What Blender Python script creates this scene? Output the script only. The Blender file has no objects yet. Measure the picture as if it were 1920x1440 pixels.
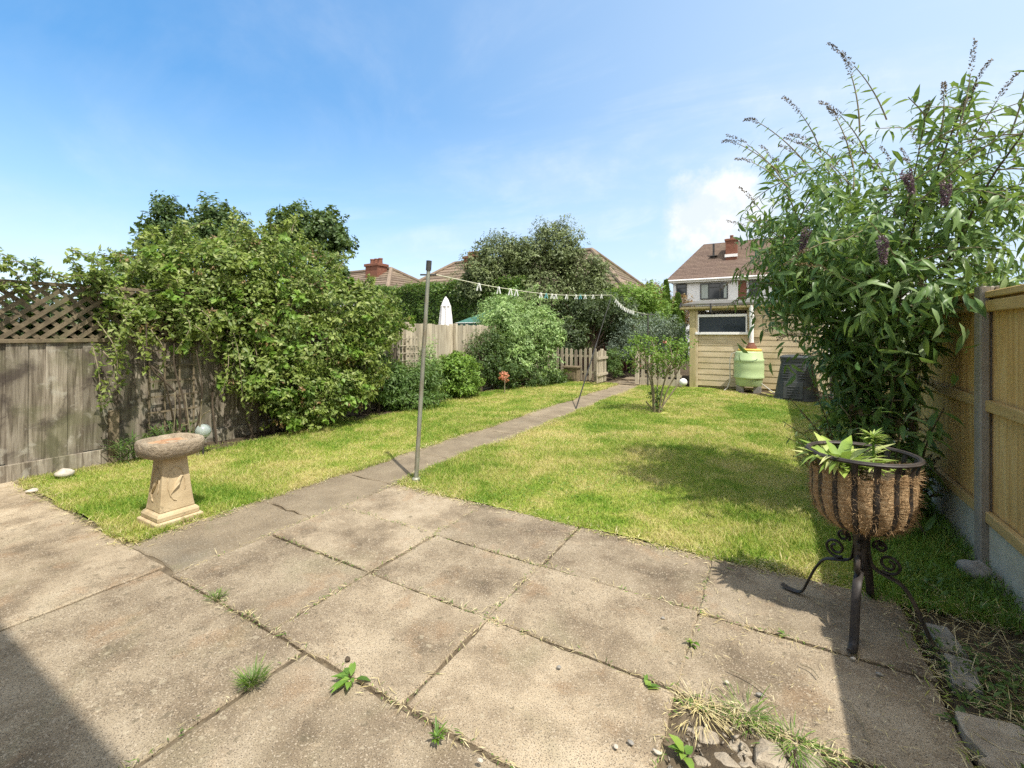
import bpy, math, random
import numpy as np
from mathutils import Vector, Matrix

sc = bpy.context.scene
R = math.radians
rng = np.random.default_rng(7)
random.seed(7)

# ------------------------------------------------------------------ camera
CH, F, CX, HY, TH = 1.555, 840.0, 960.0, 625.0, R(30.3)
FW = np.array([-math.sin(TH), math.cos(TH), 0.0])
RT = np.array([math.cos(TH), math.sin(TH), 0.0])
cam_d = bpy.data.cameras.new('camera')
cam = bpy.data.objects.new('camera', cam_d)
sc.collection.objects.link(cam)
cam.location = (0, 0, CH)
cam.rotation_euler = (R(90), 0, TH)
cam_d.sensor_width = 36
cam_d.lens = 36 * F / 1920
cam_d.shift_y = -(720 - HY) / 1920
cam_d.clip_start = 0.05
cam_d.clip_end = 3000
sc.camera = cam

# ------------------------------------------------------------------ light
SUN_EL = R(60)
SUN_H = np.array([0.905, -0.425])
SUN_H /= np.linalg.norm(SUN_H)
sun_dir = Vector((SUN_H[0] * math.cos(SUN_EL), SUN_H[1] * math.cos(SUN_EL), math.sin(SUN_EL)))
sl = bpy.data.lights.new('sun', 'SUN')
sl.energy = 2.5
sl.angle = R(0.53)
sl.color = (1.0, 0.945, 0.86)
so = bpy.data.objects.new('sun', sl)
sc.collection.objects.link(so)
so.rotation_euler = (-sun_dir).to_track_quat('-Z', 'Y').to_euler()
so.location = (6, -4, 12)

sc.cycles.use_denoising = False
sc.view_settings.view_transform = 'Standard'
sc.view_settings.look = 'None'
sc.view_settings.exposure = 1.3
sc.view_settings.gamma = 1.0

world = bpy.data.worlds.new('World')
sc.world = world
world.use_nodes = True
wt = world.node_tree
wt.nodes.clear()


def wn(t, **kw):
    n = wt.nodes.new(t)
    for k, v in kw.items():
        setattr(n, k, v)
    return n


def wl(a, b):
    wt.links.new(a, b)


def wmath(op, a, b=None, clamp=False):
    n = wn('ShaderNodeMath', operation=op, use_clamp=clamp)
    for i, v in enumerate((a, b)):
        if v is None:
            continue
        if isinstance(v, (int, float)):
            n.inputs[i].default_value = v
        else:
            wl(v, n.inputs[i])
    return n.outputs[0]


out = wn('ShaderNodeOutputWorld')
bg = wn('ShaderNodeBackground')
bg.inputs['Strength'].default_value = 0.15
sky = wn('ShaderNodeTexSky', sky_type='NISHITA')
sky.sun_disc = False
sky.sun_elevation = SUN_EL
sky.sun_rotation = math.atan2(SUN_H[0], SUN_H[1])
sky.air_density = 1.0
sky.dust_density = 1.2
sky.ozone_density = 2.2
hs = wn('ShaderNodeHueSaturation')
hs.inputs['Saturation'].default_value = 1.2
hs.inputs['Value'].default_value = 1.0
wl(sky.outputs[0], hs.inputs['Color'])
tc = wn('ShaderNodeTexCoord')
gen = tc.outputs['Generated']


def wdot(v):
    n = wn('ShaderNodeVectorMath', operation='DOT_PRODUCT')
    wl(gen, n.inputs[0])
    n.inputs[1].default_value = v
    return n.outputs['Value']


sep = wn('ShaderNodeSeparateXYZ')
wl(gen, sep.inputs[0])
zc = wmath('MAXIMUM', sep.outputs[2], 0.03)
px_ = wmath('DIVIDE', sep.outputs[0], wmath('ADD', zc, 0.12))
py_ = wmath('DIVIDE', sep.outputs[1], wmath('ADD', zc, 0.12))
cmb = wn('ShaderNodeCombineXYZ')
wl(px_, cmb.inputs[0])
wl(py_, cmb.inputs[1])
# thin streaks of high cloud
mp = wn('ShaderNodeMapping')
mp.inputs['Rotation'].default_value = (0, 0, R(-48))
mp.inputs['Scale'].default_value = (0.7, 1.2, 1)
wl(cmb.outputs[0], mp.inputs['Vector'])
nz = wn('ShaderNodeTexNoise')
nz.inputs['Scale'].default_value = 1.1
nz.inputs['Detail'].default_value = 9
nz.inputs['Roughness'].default_value = 0.6
nz.inputs['Distortion'].default_value = 0.7
wl(mp.outputs[0], nz.inputs['Vector'])
side = wn('ShaderNodeMapRange')
side.inputs['From Min'].default_value = -0.5
side.inputs['From Max'].default_value = 0.75
wl(wdot(tuple(RT)), side.inputs['Value'])
cir = wn('ShaderNodeMapRange', interpolation_type='SMOOTHSTEP')
cir.inputs['From Min'].default_value = 0.40
cir.inputs['From Max'].default_value = 0.78
wl(nz.outputs['Fac'], cir.inputs['Value'])
cir_f = wmath('MULTIPLY', cir.outputs[0], wmath('ADD', wmath('MULTIPLY', side.outputs[0], 0.55), 0.16))
# cumulus patch in the direction between the far houses
cdir = FW + RT * (395 / 840) + np.array([0, 0, 225 / 840])
cdir /= np.linalg.norm(cdir)
n2 = wn('ShaderNodeTexNoise')
n2.inputs['Scale'].default_value = 7.0
n2.inputs['Detail'].default_value = 8
n2.inputs['Roughness'].default_value = 0.62
wl(gen, n2.inputs['Vector'])
sub = wn('ShaderNodeVectorMath', operation='SUBTRACT')
wl(gen, sub.inputs[0])
sub.inputs[1].default_value = tuple(cdir)
scv = wn('ShaderNodeVectorMath', operation='MULTIPLY')
wl(sub.outputs[0], scv.inputs[0])
scv.inputs[1].default_value = (1, 1, 1.05)
ln = wn('ShaderNodeVectorMath', operation='LENGTH')
wl(scv.outputs[0], ln.inputs[0])
cum_v = wmath('ADD', wmath('MULTIPLY', ln.outputs['Value'], -8.4), wmath('ADD', wmath('MULTIPLY', n2.outputs['Fac'], 2.2), 0.12))
cum = wn('ShaderNodeMapRange', interpolation_type='SMOOTHSTEP')
cum.inputs['From Min'].default_value = 0.1
cum.inputs['From Max'].default_value = 0.72
wl(cum_v, cum.inputs['Value'])
# summer haze: the clear sky pales towards the horizon and towards the right
rmp = wn('ShaderNodeValToRGB')
els = rmp.color_ramp.elements
while len(els) < 5:
    els.new(0.5)
for e_, (p_, c_) in zip(els, ((0.0, (2.55, 2.9, 3.2)), (0.10, (2.1, 2.6, 3.15)), (0.24, (1.15, 1.95, 2.85)), (0.43, (0.36, 1.12, 2.25)), (0.75, (0.18, 0.8, 1.9)))):
    e_.position = p_
    e_.color = (*c_, 1)
wl(sep.outputs[2], rmp.inputs[0])
mixh = wn('ShaderNodeMix', data_type='RGBA')
mixh.inputs['Factor'].default_value = 0.8
wl(hs.outputs[0], mixh.inputs['A'])
wl(rmp.outputs[0], mixh.inputs['B'])
mixr = wn('ShaderNodeMix', data_type='RGBA')
wl(wmath('MULTIPLY', wmath('POWER', side.outputs[0], 1.25), 0.9), mixr.inputs['Factor'])
wl(mixh.outputs['Result'], mixr.inputs['A'])
mixr.inputs['B'].default_value = (2.0, 2.5, 3.1, 1)
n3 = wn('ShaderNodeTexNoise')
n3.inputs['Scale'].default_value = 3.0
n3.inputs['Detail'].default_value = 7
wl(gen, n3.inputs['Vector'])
def wstep(v, a, b):
    n = wn('ShaderNodeMapRange', interpolation_type='SMOOTHSTEP')
    n.inputs['From Min'].default_value = a
    n.inputs['From Max'].default_value = b
    wl(v, n.inputs['Value'])
    return n.outputs[0]
fill_cloud = wmath('MAXIMUM', wstep(wdot(tuple(-FW)), 0.0, 0.45), wstep(sep.outputs[2], 0.70, 0.9))  # unseen bright cloud added behind and above the camera to lift the shadows
fill_cloud = wmath('MULTIPLY', fill_cloud, wstep(n3.outputs['Fac'], 0.36, 0.56))
allc = wmath('MAXIMUM', cir_f, cum.outputs[0], True)
mixc = wn('ShaderNodeMix', data_type='RGBA')
wl(allc, mixc.inputs['Factor'])
wl(mixr.outputs['Result'], mixc.inputs['A'])
cshade = wn('ShaderNodeMix', data_type='RGBA')
n4 = wn('ShaderNodeTexNoise')
n4.inputs['Scale'].default_value = 13.0
n4.inputs['Detail'].default_value = 9
n4.inputs['Roughness'].default_value = 0.6
wl(gen, n4.inputs['Vector'])
cst = wn('ShaderNodeMapRange', interpolation_type='SMOOTHSTEP')
cst.inputs['From Min'].default_value = 0.40
cst.inputs['From Max'].default_value = 0.62
wl(n4.outputs['Fac'], cst.inputs['Value'])
wl(cst.outputs[0], cshade.inputs['Factor'])
cshade.inputs['A'].default_value = (2.35, 2.6, 2.95, 1)
cshade.inputs['B'].default_value = (3.05, 3.1, 3.15, 1)
wl(cshade.outputs['Result'], mixc.inputs['B'])
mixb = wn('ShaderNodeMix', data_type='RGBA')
wl(fill_cloud, mixb.inputs['Factor'])
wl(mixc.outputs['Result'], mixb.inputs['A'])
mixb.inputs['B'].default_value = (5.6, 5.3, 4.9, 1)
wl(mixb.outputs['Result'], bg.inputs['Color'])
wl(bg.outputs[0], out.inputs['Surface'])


# ------------------------------------------------------------------ helpers
def P(px, py, d):
    """point at camera depth d seen at photo pixel (px,py)"""
    return FW * d + RT * ((px - CX) / F * d) + np.array([0, 0, CH - (py - HY) / F * d])


def G(px, py, z=0.0):
    """point on height z seen at photo pixel (px,py)"""
    return P(px, py, F * (CH - z) / (py - HY))


def XA(px, Y):
    r = (px - CX) / F
    return Y * (math.cos(TH) * r - math.sin(TH)) / (math.cos(TH) + math.sin(TH) * r)


def ZA(py, x, Y):
    d = FW[0] * x + FW[1] * Y
    return CH - (py - HY) / F * d


def root_loc(o):
    v = Vector((0, 0, 0))
    while o is not None:
        v += Vector(o.location)
        o = o.parent
    return v


def tag(o, label=None, cat=None, group=None, kind=None):
    if label: o['label'] = label
    if cat: o['category'] = cat
    if group: o['group'] = group
    if kind: o['kind'] = kind
    return o


def thing(name, label, cat, loc, group=None):
    o = bpy.data.objects.new(name, None)
    o.empty_display_size = 0.2
    o.location = tuple(float(v) for v in loc)
    sc.collection.objects.link(o)
    return tag(o, label, cat, group)


class B:
    """collects shapes in world coordinates and links them as one mesh object"""

    def __init__(s):
        s.v, s.f = [], []

    def add(s, vs, fs):
        o = len(s.v)
        s.v += [tuple(float(c) for c in v) for v in vs]
        s.f += [tuple(i + o for i in f) for f in fs]
        return s

    def box(s, c, size, rot=None):
        hx, hy, hz = size[0] / 2, size[1] / 2, size[2] / 2
        vs = [Vector((x, y, z)) for x in (-hx, hx) for y in (-hy, hy) for z in (-hz, hz)]
        if rot is not None:
            if isinstance(rot, (int, float)):
                rot = Matrix.Rotation(rot, 3, 'Z')
            vs = [rot @ v for v in vs]
        c = Vector(tuple(float(q) for q in c))
        vs = [v + c for v in vs]
        return s.add(vs, [(0, 1, 3, 2), (4, 6, 7, 5), (0, 4, 5, 1), (2, 3, 7, 6), (0, 2, 6, 4), (1, 5, 7, 3)])

    def bx(s, x0, x1, y0, y1, z0, z1):
        return s.box(((x0 + x1) / 2, (y0 + y1) / 2, (z0 + z1) / 2), (abs(x1 - x0), abs(y1 - y0), abs(z1 - z0)))

    def bar(s, a, b, w, h, up=(0, 0, 1)):
        """rectangular bar from a to b"""
        a, b = Vector(tuple(map(float, a))), Vector(tuple(map(float, b)))
        d = (b - a)
        L = d.length
        d.normalize()
        u = Vector(up)
        si = d.cross(u)
        if si.length < 1e-4:
            si = d.cross(Vector((1, 0, 0)))
        si.normalize()
        u = si.cross(d)
        m = Matrix((d, si, u)).transposed()
        return s.box((a + b) / 2, (L, w, h), m)

    def tube(s, pts, rad, n=8, flat=None, caps=True, side=None):
        pts = [Vector(tuple(float(c) for c in p)) for p in pts]
        if not hasattr(rad, '__len__'):
            rad = [rad] * len(pts)
        o = len(s.v)
        prev = None
        for i, p in enumerate(pts):
            t = (pts[min(i + 1, len(pts) - 1)] - pts[max(i - 1, 0)])
            if t.length < 1e-9:
                t = Vector((0, 0, 1))
            t.normalize()
            if prev is None:
                a = Vector((0, 0, 1)) if abs(t.z) < 0.9 else Vector((1, 0, 0))
                u = t.cross(a).normalized()
                if side is not None:
                    u = Vector(side) - t * Vector(side).dot(t)
                    u.normalize()
            else:
                u = (prev - t * prev.dot(t))
                if u.length < 1e-6:
                    u = t.orthogonal()
                u.normalize()
            prev = u
            w = t.cross(u)
            ru, rw = rad[i], rad[i] * (flat or 1)
            for k in range(n):
                an = 2 * math.pi * k / n
                s.v.append(tuple(p + u * (math.cos(an) * ru) + w * (math.sin(an) * rw)))
        for i in range(len(pts) - 1):
            for k in range(n):
                k2 = (k + 1) % n
                s.f.append((o + i * n + k, o + i * n + k2, o + (i + 1) * n + k2, o + (i + 1) * n + k))
        if caps:
            s.f.append(tuple(o + k for k in range(n))[::-1])
            s.f.append(tuple(o + (len(pts) - 1) * n + k for k in range(n)))
        return s

    def lathe(s, c, prof, n=24, sq=None, rot=0.0, jit=0.0, sx=1.0, sy=1.0):
        """prof: list of (r,z) from bottom to top; sq: superellipse power"""
        o = len(s.v)
        for r, z in prof:
            for k in range(n):
                a = 2 * math.pi * k / n
                ca, sa = math.cos(a), math.sin(a)
                q = 1.0
                if sq:
                    q = (abs(ca) ** sq + abs(sa) ** sq) ** (-1 / sq)
                rr = r * q * (1 + random.uniform(-jit, jit))
                x, y = ca * rr * sx, sa * rr * sy
                s.v.append((c[0] + x * math.cos(rot) - y * math.sin(rot), c[1] + x * math.sin(rot) + y * math.cos(rot), c[2] + z + random.uniform(-jit, jit) * 0.15))
        for i in range(len(prof) - 1):
            for k in range(n):
                k2 = (k + 1) % n
                s.f.append((o + i * n + k, o + i * n + k2, o + (i + 1) * n + k2, o + (i + 1) * n + k))
        s.f.append(tuple(o + k for k in range(n))[::-1])
        s.f.append(tuple(o + (len(prof) - 1) * n + k for k in range(n)))
        return s

    def prism(s, poly, z0, z1):
        n = len(poly)
        vs = [(x, y, z0) for x, y in poly] + [(x, y, z1) for x, y in poly]
        fs = [tuple(range(n))[::-1], tuple(range(n, 2 * n))]
        fs += [(i, (i + 1) % n, n + (i + 1) % n, n + i) for i in range(n)]
        return s.add(vs, fs)

    def blob(s, c, r, jit=0.25, seg=10, rings=7, seed=None):
        rr = random.Random(seed if seed is not None else random.random())
        rx, ry, rz = r if hasattr(r, '__len__') else (r, r, r)
        o = len(s.v)
        ph = [rr.uniform(0, 6.28) for _ in range(6)]
        for i in range(1, rings):
            th = math.pi * i / rings
            for k in range(seg):
                a = 2 * math.pi * k / seg
                j = 1 + jit * (0.5 * math.sin(2 * a + ph[0] + 2 * th) + 0.3 * math.sin(3 * a + ph[1]) + 0.4 * math.cos(2 * th + ph[2]) + 0.25 * rr.uniform(-1, 1))
                s.v.append((c[0] + rx * j * math.sin(th) * math.cos(a), c[1] + ry * j * math.sin(th) * math.sin(a), c[2] + rz * j * math.cos(th)))
        top = len(s.v)
        s.v.append((c[0], c[1], c[2] + rz))
        s.v.append((c[0], c[1], c[2] - rz))
        for k in range(seg):
            k2 = (k + 1) % seg
            s.f.append((o + k, o + k2, top))
            s.f.append((o + (rings - 2) * seg + k2, o + (rings - 2) * seg + k, top + 1))
            for i in range(rings - 2):
                s.f.append((o + i * seg + k, o + (i + 1) * seg + k, o + (i + 1) * seg + k2, o + i * seg + k2))
        return s

    def build(s, name, m, parent=None, origin=None, smooth=False, bevel=0.0, angle=40, bseg=1):
        me = bpy.data.meshes.new(name)
        org = root_loc(parent) if parent is not None else Vector(tuple(float(c) for c in (origin if origin is not None else (0, 0, 0))))
        me.from_pydata([(v[0] - org.x, v[1] - org.y, v[2] - org.z) for v in s.v], [], s.f)
        me.update()
        if m is not None:
            me.materials.append(m)
        o = bpy.data.objects.new(name, me)
        sc.collection.objects.link(o)
        if parent is not None:
            o.parent = parent
        else:
            o.location = org
        if smooth:
            me.polygons.foreach_set('use_smooth', [True] * len(me.polygons))
            if smooth != 'all':
                me.set_sharp_from_angle(angle=R(angle))
        if bevel:
            b = o.modifiers.new('bevel', 'BEVEL')
            b.width = bevel
            b.segments = bseg
            b.limit_method = 'ANGLE'
            b.angle_limit = R(40)
        return o


def np_mesh(name, verts, faces, m, parent=None, origin=None, smooth=False):
    """faces: list of int arrays (n,k)"""
    org = root_loc(parent) if parent is not None else Vector(tuple(float(c) for c in (origin if origin is not None else (0, 0, 0))))
    verts = np.asarray(verts, dtype=np.float32) - np.array(org, dtype=np.float32)
    me = bpy.data.meshes.new(name)
    me.vertices.add(len(verts))
    me.vertices.foreach_set('co', verts.ravel())
    li = np.concatenate([f.ravel() for f in faces]).astype(np.int32)
    tot = np.concatenate([np.full(len(f), f.shape[1], dtype=np.int32) for f in faces])
    start = np.concatenate([[0], np.cumsum(tot)[:-1]]).astype(np.int32)
    me.loops.add(len(li))
    me.loops.foreach_set('vertex_index', li)
    me.polygons.add(len(tot))
    me.polygons.foreach_set('loop_start', start)
    me.polygons.foreach_set('loop_total', tot)
    if smooth:
        me.polygons.foreach_set('use_smooth', np.ones(len(tot), dtype=bool))
    me.update(calc_edges=True)
    if m is not None:
        me.materials.append(m)
    o = bpy.data.objects.new(name, me)
    sc.collection.objects.link(o)
    if parent is not None:
        o.parent = parent
    else:
        o.location = org
    return o


def unit(a):
    return a / np.maximum(np.linalg.norm(a, axis=-1, keepdims=True), 1e-9)


def leaves(name, pos, d, n, L, W, m, parent=None, kind=2, droop=0.2, origin=None):
    N = len(pos)
    d = unit(d)
    s = np.cross(d, n)
    bad = np.linalg.norm(s, axis=1) < 1e-4
    s[bad] = np.cross(d[bad], np.array([0.3, 0.5, 0.8]))
    s = unit(s)
    n = np.cross(s, d)
    L = np.broadcast_to(L, (N,))[:, None]
    W = np.broadcast_to(W, (N,))[:, None]
    i = np.arange(N)[:, None]
    if kind == 1:
        V = np.stack([pos, pos + d * L * .45 + s * W / 2, pos + d * L - n * L * droop, pos + d * L * .45 - s * W / 2], 1).reshape(-1, 3)
        return np_mesh(name, V, [i * 4 + np.array([0, 1, 2, 3])], m, parent, origin)
    if kind == 2:
        V = np.stack([pos, pos + d * L * .42 + s * W / 2, pos + d * L - n * L * droop, pos + d * L * .42 - s * W / 2, pos + d * L * .45 - n * W * .22], 1).reshape(-1, 3)
        return np_mesh(name, V, [i * 5 + np.array([0, 1, 2, 4]), i * 5 + np.array([0, 4, 2, 3])], m, parent, origin)
    c1 = pos + d * L * .28 - n * L * droop * .08
    c2 = pos + d * L * .62 - n * L * droop * .4
    t = pos + d * L * .97 - n * L * droop
    f = n * W * .16
    V = np.stack([pos, c1 + s * W * .46 + f, c1, c1 - s * W * .46 + f, c2 + s * W * .40 + f, c2, c2 - s * W * .40 + f, t], 1).reshape(-1, 3)
    q = i * 8 + np.array([[2, 1, 4, 5]]), i * 8 + np.array([[3, 2, 5, 6]])
    tr = [i * 8 + np.array([a]) for a in ([0, 1, 2], [0, 2, 3], [5, 4, 7], [6, 5, 7])]
    return np_mesh(name, V, list(q) + tr, m, parent, origin, smooth=True)


def rdir(n):
    return unit(rng.normal(size=(n, 3)))


def crown(blobs, n, clump=0.32, ncl=40, inner=0.3, up=0.4, low_cut=None, spray=0.14):
    """leaf positions / directions / normals in lumpy ellipsoids with loose sprays. blobs: (c, (rx,ry,rz), weight)"""
    ps, ds, ns = [], [], []
    ws = np.array([b[2] for b in blobs], float)
    ws /= ws.sum()
    for (c, r, _), w in zip(blobs, ws):
        c = np.array(c, float)
        r = np.array(r, float)
        k = max(4, int(ncl))
        m = int(n * w)
        cd = rdir(k)
        rad = rng.uniform(0.55, 1.08, size=(k, 1))
        cc = cd * rad
        sz = rng.uniform(0.45, 1.25, size=k) * clump
        idx = rng.integers(0, k, m)
        o = rdir(m) * (rng.uniform(0.25, 1, size=(m, 1)) ** 0.5)
        q = cc[idx] + o * sz[idx][:, None]
        mi = int(m * inner)
        q[:mi] = rdir(mi) * (rng.uniform(0.1, 1, size=(mi, 1)) ** 0.4) * 0.88
        outd = unit(0.7 * unit(q) + 0.7 * o)
        # sprays: leaves strung along short shoots that leave the surface
        msp = int(m * spray)
        if msp > 6:
            kz = max(3, msp // 16)
            sd = rdir(kz)
            sd[:, 2] = sd[:, 2] * .8 + .15
            sb = sd * rng.uniform(.8, 1.0, (kz, 1))
            sv = unit(sd + rng.normal(size=(kz, 3)) * .5 + np.array([0, 0, .25])) * rng.uniform(.15, .48, (kz, 1))
            si = rng.integers(0, kz, msp)
            u = rng.uniform(size=(msp, 1))
            q[m - msp:] = sb[si] + sv[si] * u + np.array([0, 0, -.12]) * u ** 2 + rng.normal(size=(msp, 3)) * .022
            outd[m - msp:] = unit(sv[si] + rdir(msp) * .12)
        p = c + q * r
        nn = unit(outd + np.array([0, 0, up]) + rdir(m) * 0.6)
        dd = unit(np.cross(nn, rdir(m)) + outd * 0.45 + np.array([0, 0, -0.25]))
        ps.append(p); ds.append(dd); ns.append(nn)
    p, d, nn = np.concatenate(ps), np.concatenate(ds), np.concatenate(ns)
    keep = p[:, 2] > (low_cut if low_cut is not None else 0.03)
    return p[keep], d[keep], nn[keep]


def uneven(p, f=3.1):
    """leaf size that drifts from clump to clump"""
    return 1 + .28 * np.sin(p[:, 0] * f + p[:, 2] * 2.3) * np.cos(p[:, 1] * f * .8 - p[:, 2] * 1.7)


# ------------------------------------------------------------------ materials
class NT:
    def __init__(s, name):
        s.m = bpy.data.materials.new(name)
        s.m.use_nodes = True
        s.t = s.m.node_tree
        s.t.nodes.clear()
        s.out = s.n('ShaderNodeOutputMaterial')

    def n(s, t, **kw):
        nd = s.t.nodes.new(t)
        for k, v in kw.items():
            setattr(nd, k, v)
        return nd

    def l(s, a, b):
        s.t.links.new(a, b)

    def set(s, sock, v):
        if isinstance(v, bpy.types.NodeSocket):
            s.l(v, sock)
        else:
            sock.default_value = v

    def math(s, op, a, b=0.0, clamp=False):
        nd = s.n('ShaderNodeMath', operation=op, use_clamp=clamp)
        s.set(nd.inputs[0], a)
        s.set(nd.inputs[1], b)
        return nd.outputs[0]

    def coord(s, scale=(1, 1, 1), rot=(0, 0, 0)):
        tc = s.n('ShaderNodeTexCoord')
        mp = s.n('ShaderNodeMapping')
        mp.inputs['Scale'].default_value = scale
        mp.inputs['Rotation'].default_value = rot
        s.l(tc.outputs['Object'], mp.inputs['Vector'])
        return mp.outputs[0]

    def noise(s, vec, scale, detail=4, rough=0.55, dist=0.0):
        nd = s.n('ShaderNodeTexNoise')
        s.l(vec, nd.inputs['Vector'])
        nd.inputs['Scale'].default_value = scale
        nd.inputs['Detail'].default_value = detail
        nd.inputs['Roughness'].default_value = rough
        nd.inputs['Distortion'].default_value = dist
        return nd.outputs['Fac']

    def ramp(s, fac, stops):
        nd = s.n('ShaderNodeValToRGB')
        e = nd.color_ramp.elements
        while len(e) < len(stops):
            e.new(0.5)
        for el, (p, c) in zip(e, stops):
            el.position = p
            el.color = (*c, 1)
        s.l(fac, nd.inputs[0])
        return nd.outputs[0]

    def mix(s, fac, a, b, mode='MIX'):
        nd = s.n('ShaderNodeMix', data_type='RGBA', blend_type=mode)
        s.set(nd.inputs['Factor'], fac)
        for key, v in (('A', a), ('B', b)):
            if isinstance(v, tuple):
                v = (*v, 1)
            s.set(nd.inputs[key], v)
        return nd.outputs['Result']

    def step(s, fac, lo, hi):
        nd = s.n('ShaderNodeMapRange', interpolation_type='SMOOTHSTEP')
        s.l(fac, nd.inputs['Value'])
        nd.inputs['From Min'].default_value = lo
        nd.inputs['From Max'].default_value = hi
        return nd.outputs[0]

    def island(s):
        return s.n('ShaderNodeNewGeometry').outputs['Random Per Island']

    def value(s, col, v):
        nd = s.n('ShaderNodeHueSaturation')
        s.set(nd.inputs['Value'], v)
        s.set(nd.inputs['Color'], col)
        return nd.outputs[0]


def surf(name, stops, scale=4.0, map_scale=(1, 1, 1), detail=6, dist=0.0, rough=0.8, spec=0.3, bump=0.3, bump_scale=40.0,
         bump_map=None, isl=0.0, stain=None, speck=None, metal=0.0, bdist=0.01, rot=(0, 0, 0), bdetail=5):
    t = NT(name)
    v = t.coord(map_scale, rot)
    v0 = t.coord()
    col = t.ramp(t.noise(v, scale, detail, 0.6, dist), stops)
    if isl:
        col = t.value(col, t.math('ADD', t.math('MULTIPLY', t.island(), isl), 1 - isl / 2))
    for st in (stain or []):
        col = t.mix(t.math('MULTIPLY', t.step(t.noise(v0, st[0], 5, 0.6, 0.4), st[1], st[2]), st[4] if len(st) > 4 else 1.0), col, st[3])
    for sp in (speck or []):
        col = t.mix(t.math('MULTIPLY', t.step(t.noise(v0, sp[0], 2, 0.5), sp[1], sp[2]), sp[4] if len(sp) > 4 else 1.0), col, sp[3])
    b = t.n('ShaderNodeBsdfPrincipled')
    t.set(b.inputs['Base Color'], col)
    b.inputs['Roughness'].default_value = rough
    b.inputs['Specular IOR Level'].default_value = spec
    b.inputs['Metallic'].default_value = metal
    if bump:
        bn = t.n('ShaderNodeBump')
        bn.inputs['Strength'].default_value = bump
        bn.inputs['Distance'].default_value = bdist
        bv = t.coord(bump_map, rot) if bump_map else v
        t.l(t.noise(bv, bump_scale, bdetail, 0.65), bn.inputs['Height'])
        t.l(bn.outputs[0], b.inputs['Normal'])
    t.l(b.outputs[0], t.out.inputs['Surface'])
    return t.m


def leafmat(name, stops, trans=0.35, rough=0.45, spec=0.35, patch=None, tcol=None):
    t = NT(name)
    k = 1.42
    stops = [(p_, tuple(min(0.8, q * k) for q in c_)) for p_, c_ in stops]
    col = t.ramp(t.island(), stops)
    v = t.coord()
    col = t.mix(t.math('MULTIPLY', t.step(t.noise(v, 2.6, 4, .6), .46, .62), .38), col, tuple(q * f_ for q, f_ in zip(stops[len(stops) // 2][1], (1.5, 1.42, 1.0))))
    if patch:
        col = t.mix(t.math('MULTIPLY', t.step(t.noise(v, patch[0], 3), patch[1], patch[2]), patch[4]), col, patch[3])
    b = t.n('ShaderNodeBsdfPrincipled')
    t.set(b.inputs['Base Color'], col)
    b.inputs['Roughness'].default_value = rough
    b.inputs['Specular IOR Level'].default_value = spec
    tr = t.n('ShaderNodeBsdfTranslucent')
    t.l(t.mix(0.5, col, tcol or (0.27, 0.36, 0.045)), tr.inputs['Color'])
    mx = t.n('ShaderNodeMixShader')
    mx.inputs[0].default_value = trans
    t.l(b.outputs[0], mx.inputs[1])
    t.l(tr.outputs[0], mx.inputs[2])
    t.l(mx.outputs[0], t.out.inputs['Surface'])
    return t.m


M = {}
M['slab'] = surf('slab concrete', [(0.30, (0.115, 0.088, 0.058)), (0.43, (0.24, 0.188, 0.125)), (0.55, (0.355, 0.287, 0.196)), (0.72, (0.44, 0.365, 0.26))], scale=2.4, detail=11, isl=0.5,
                 stain=[(1.1, 0.52, 0.74, (0.185, 0.142, 0.096), 0.6), (3.5, 0.55, 0.68, (0.30, 0.19, 0.105), 0.4), (1.7, 0.53, 0.7, (0.235, 0.205, 0.125), 0.55), (8, 0.53, 0.66, (0.21, 0.155, 0.10), 0.32), (11, 0.56, 0.7, (0.47, 0.37, 0.25), 0.35)],
                 speck=[(190, 0.55, 0.63, (0.07, 0.055, 0.042), 0.8), (130, 0.59, 0.66, (0.52, 0.44, 0.33), 0.6), (26, 0.65, 0.72, (0.44, 0.38, 0.27), 0.45), (17, 0.66, 0.72, (0.12, 0.10, 0.065), 0.6)], rough=0.9, spec=0.2, bump=0.8, bump_scale=70, bdist=0.008)
M['path'] = surf('path concrete', [(0.25, (0.145, 0.112, 0.073)), (0.55, (0.24, 0.192, 0.128)), (0.8, (0.33, 0.27, 0.185))], scale=2.6, detail=9, isl=0.15,
                 stain=[(0.9, 0.5, 0.75, (0.15, 0.14, 0.11), 0.7), (5, 0.6, 0.72, (0.19, 0.17, 0.10), 0.5)],
                 speck=[(150, 0.56, 0.65, (0.07, 0.058, 0.047), 0.85), (120, 0.59, 0.67, (0.40, 0.35, 0.27), 0.6)], rough=0.92, spec=0.2, bump=0.5, bump_scale=80, bdist=0.006)
M['soil'] = surf('soil', [(0.3, (0.045, 0.032, 0.02)), (0.6, (0.10, 0.075, 0.045)), (0.8, (0.17, 0.135, 0.085))], scale=9, detail=9, rough=0.95, bump=1.0, bump_scale=22, bdist=0.03)
M['ground'] = surf('rough ground', [(0.3, (0.05, 0.055, 0.02)), (0.6, (0.10, 0.09, 0.04)), (0.8, (0.07, 0.10, 0.03))], scale=3, rough=0.95, bump=0.6, bump_scale=12, bdist=0.03)
M['oldwood'] = surf('weathered boards', [(0.25, (0.055, 0.044, 0.032)), (0.42, (0.15, 0.125, 0.094)), (0.56, (0.255, 0.22, 0.17)), (0.74, (0.38, 0.34, 0.272))], scale=3.0,
                    map_scale=(8, 8, 0.6), detail=10, dist=0.7, rough=0.9, spec=0.15, bump=0.6, bump_scale=14, isl=0.7,
                    stain=[(2.9, 0.48, 0.66, (0.06, 0.047, 0.04), 0.8), (1.6, 0.5, 0.7, (0.15, 0.15, 0.08), 0.6), (5.5, 0.56, 0.68, (0.42, 0.39, 0.32), 0.65)])
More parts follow.
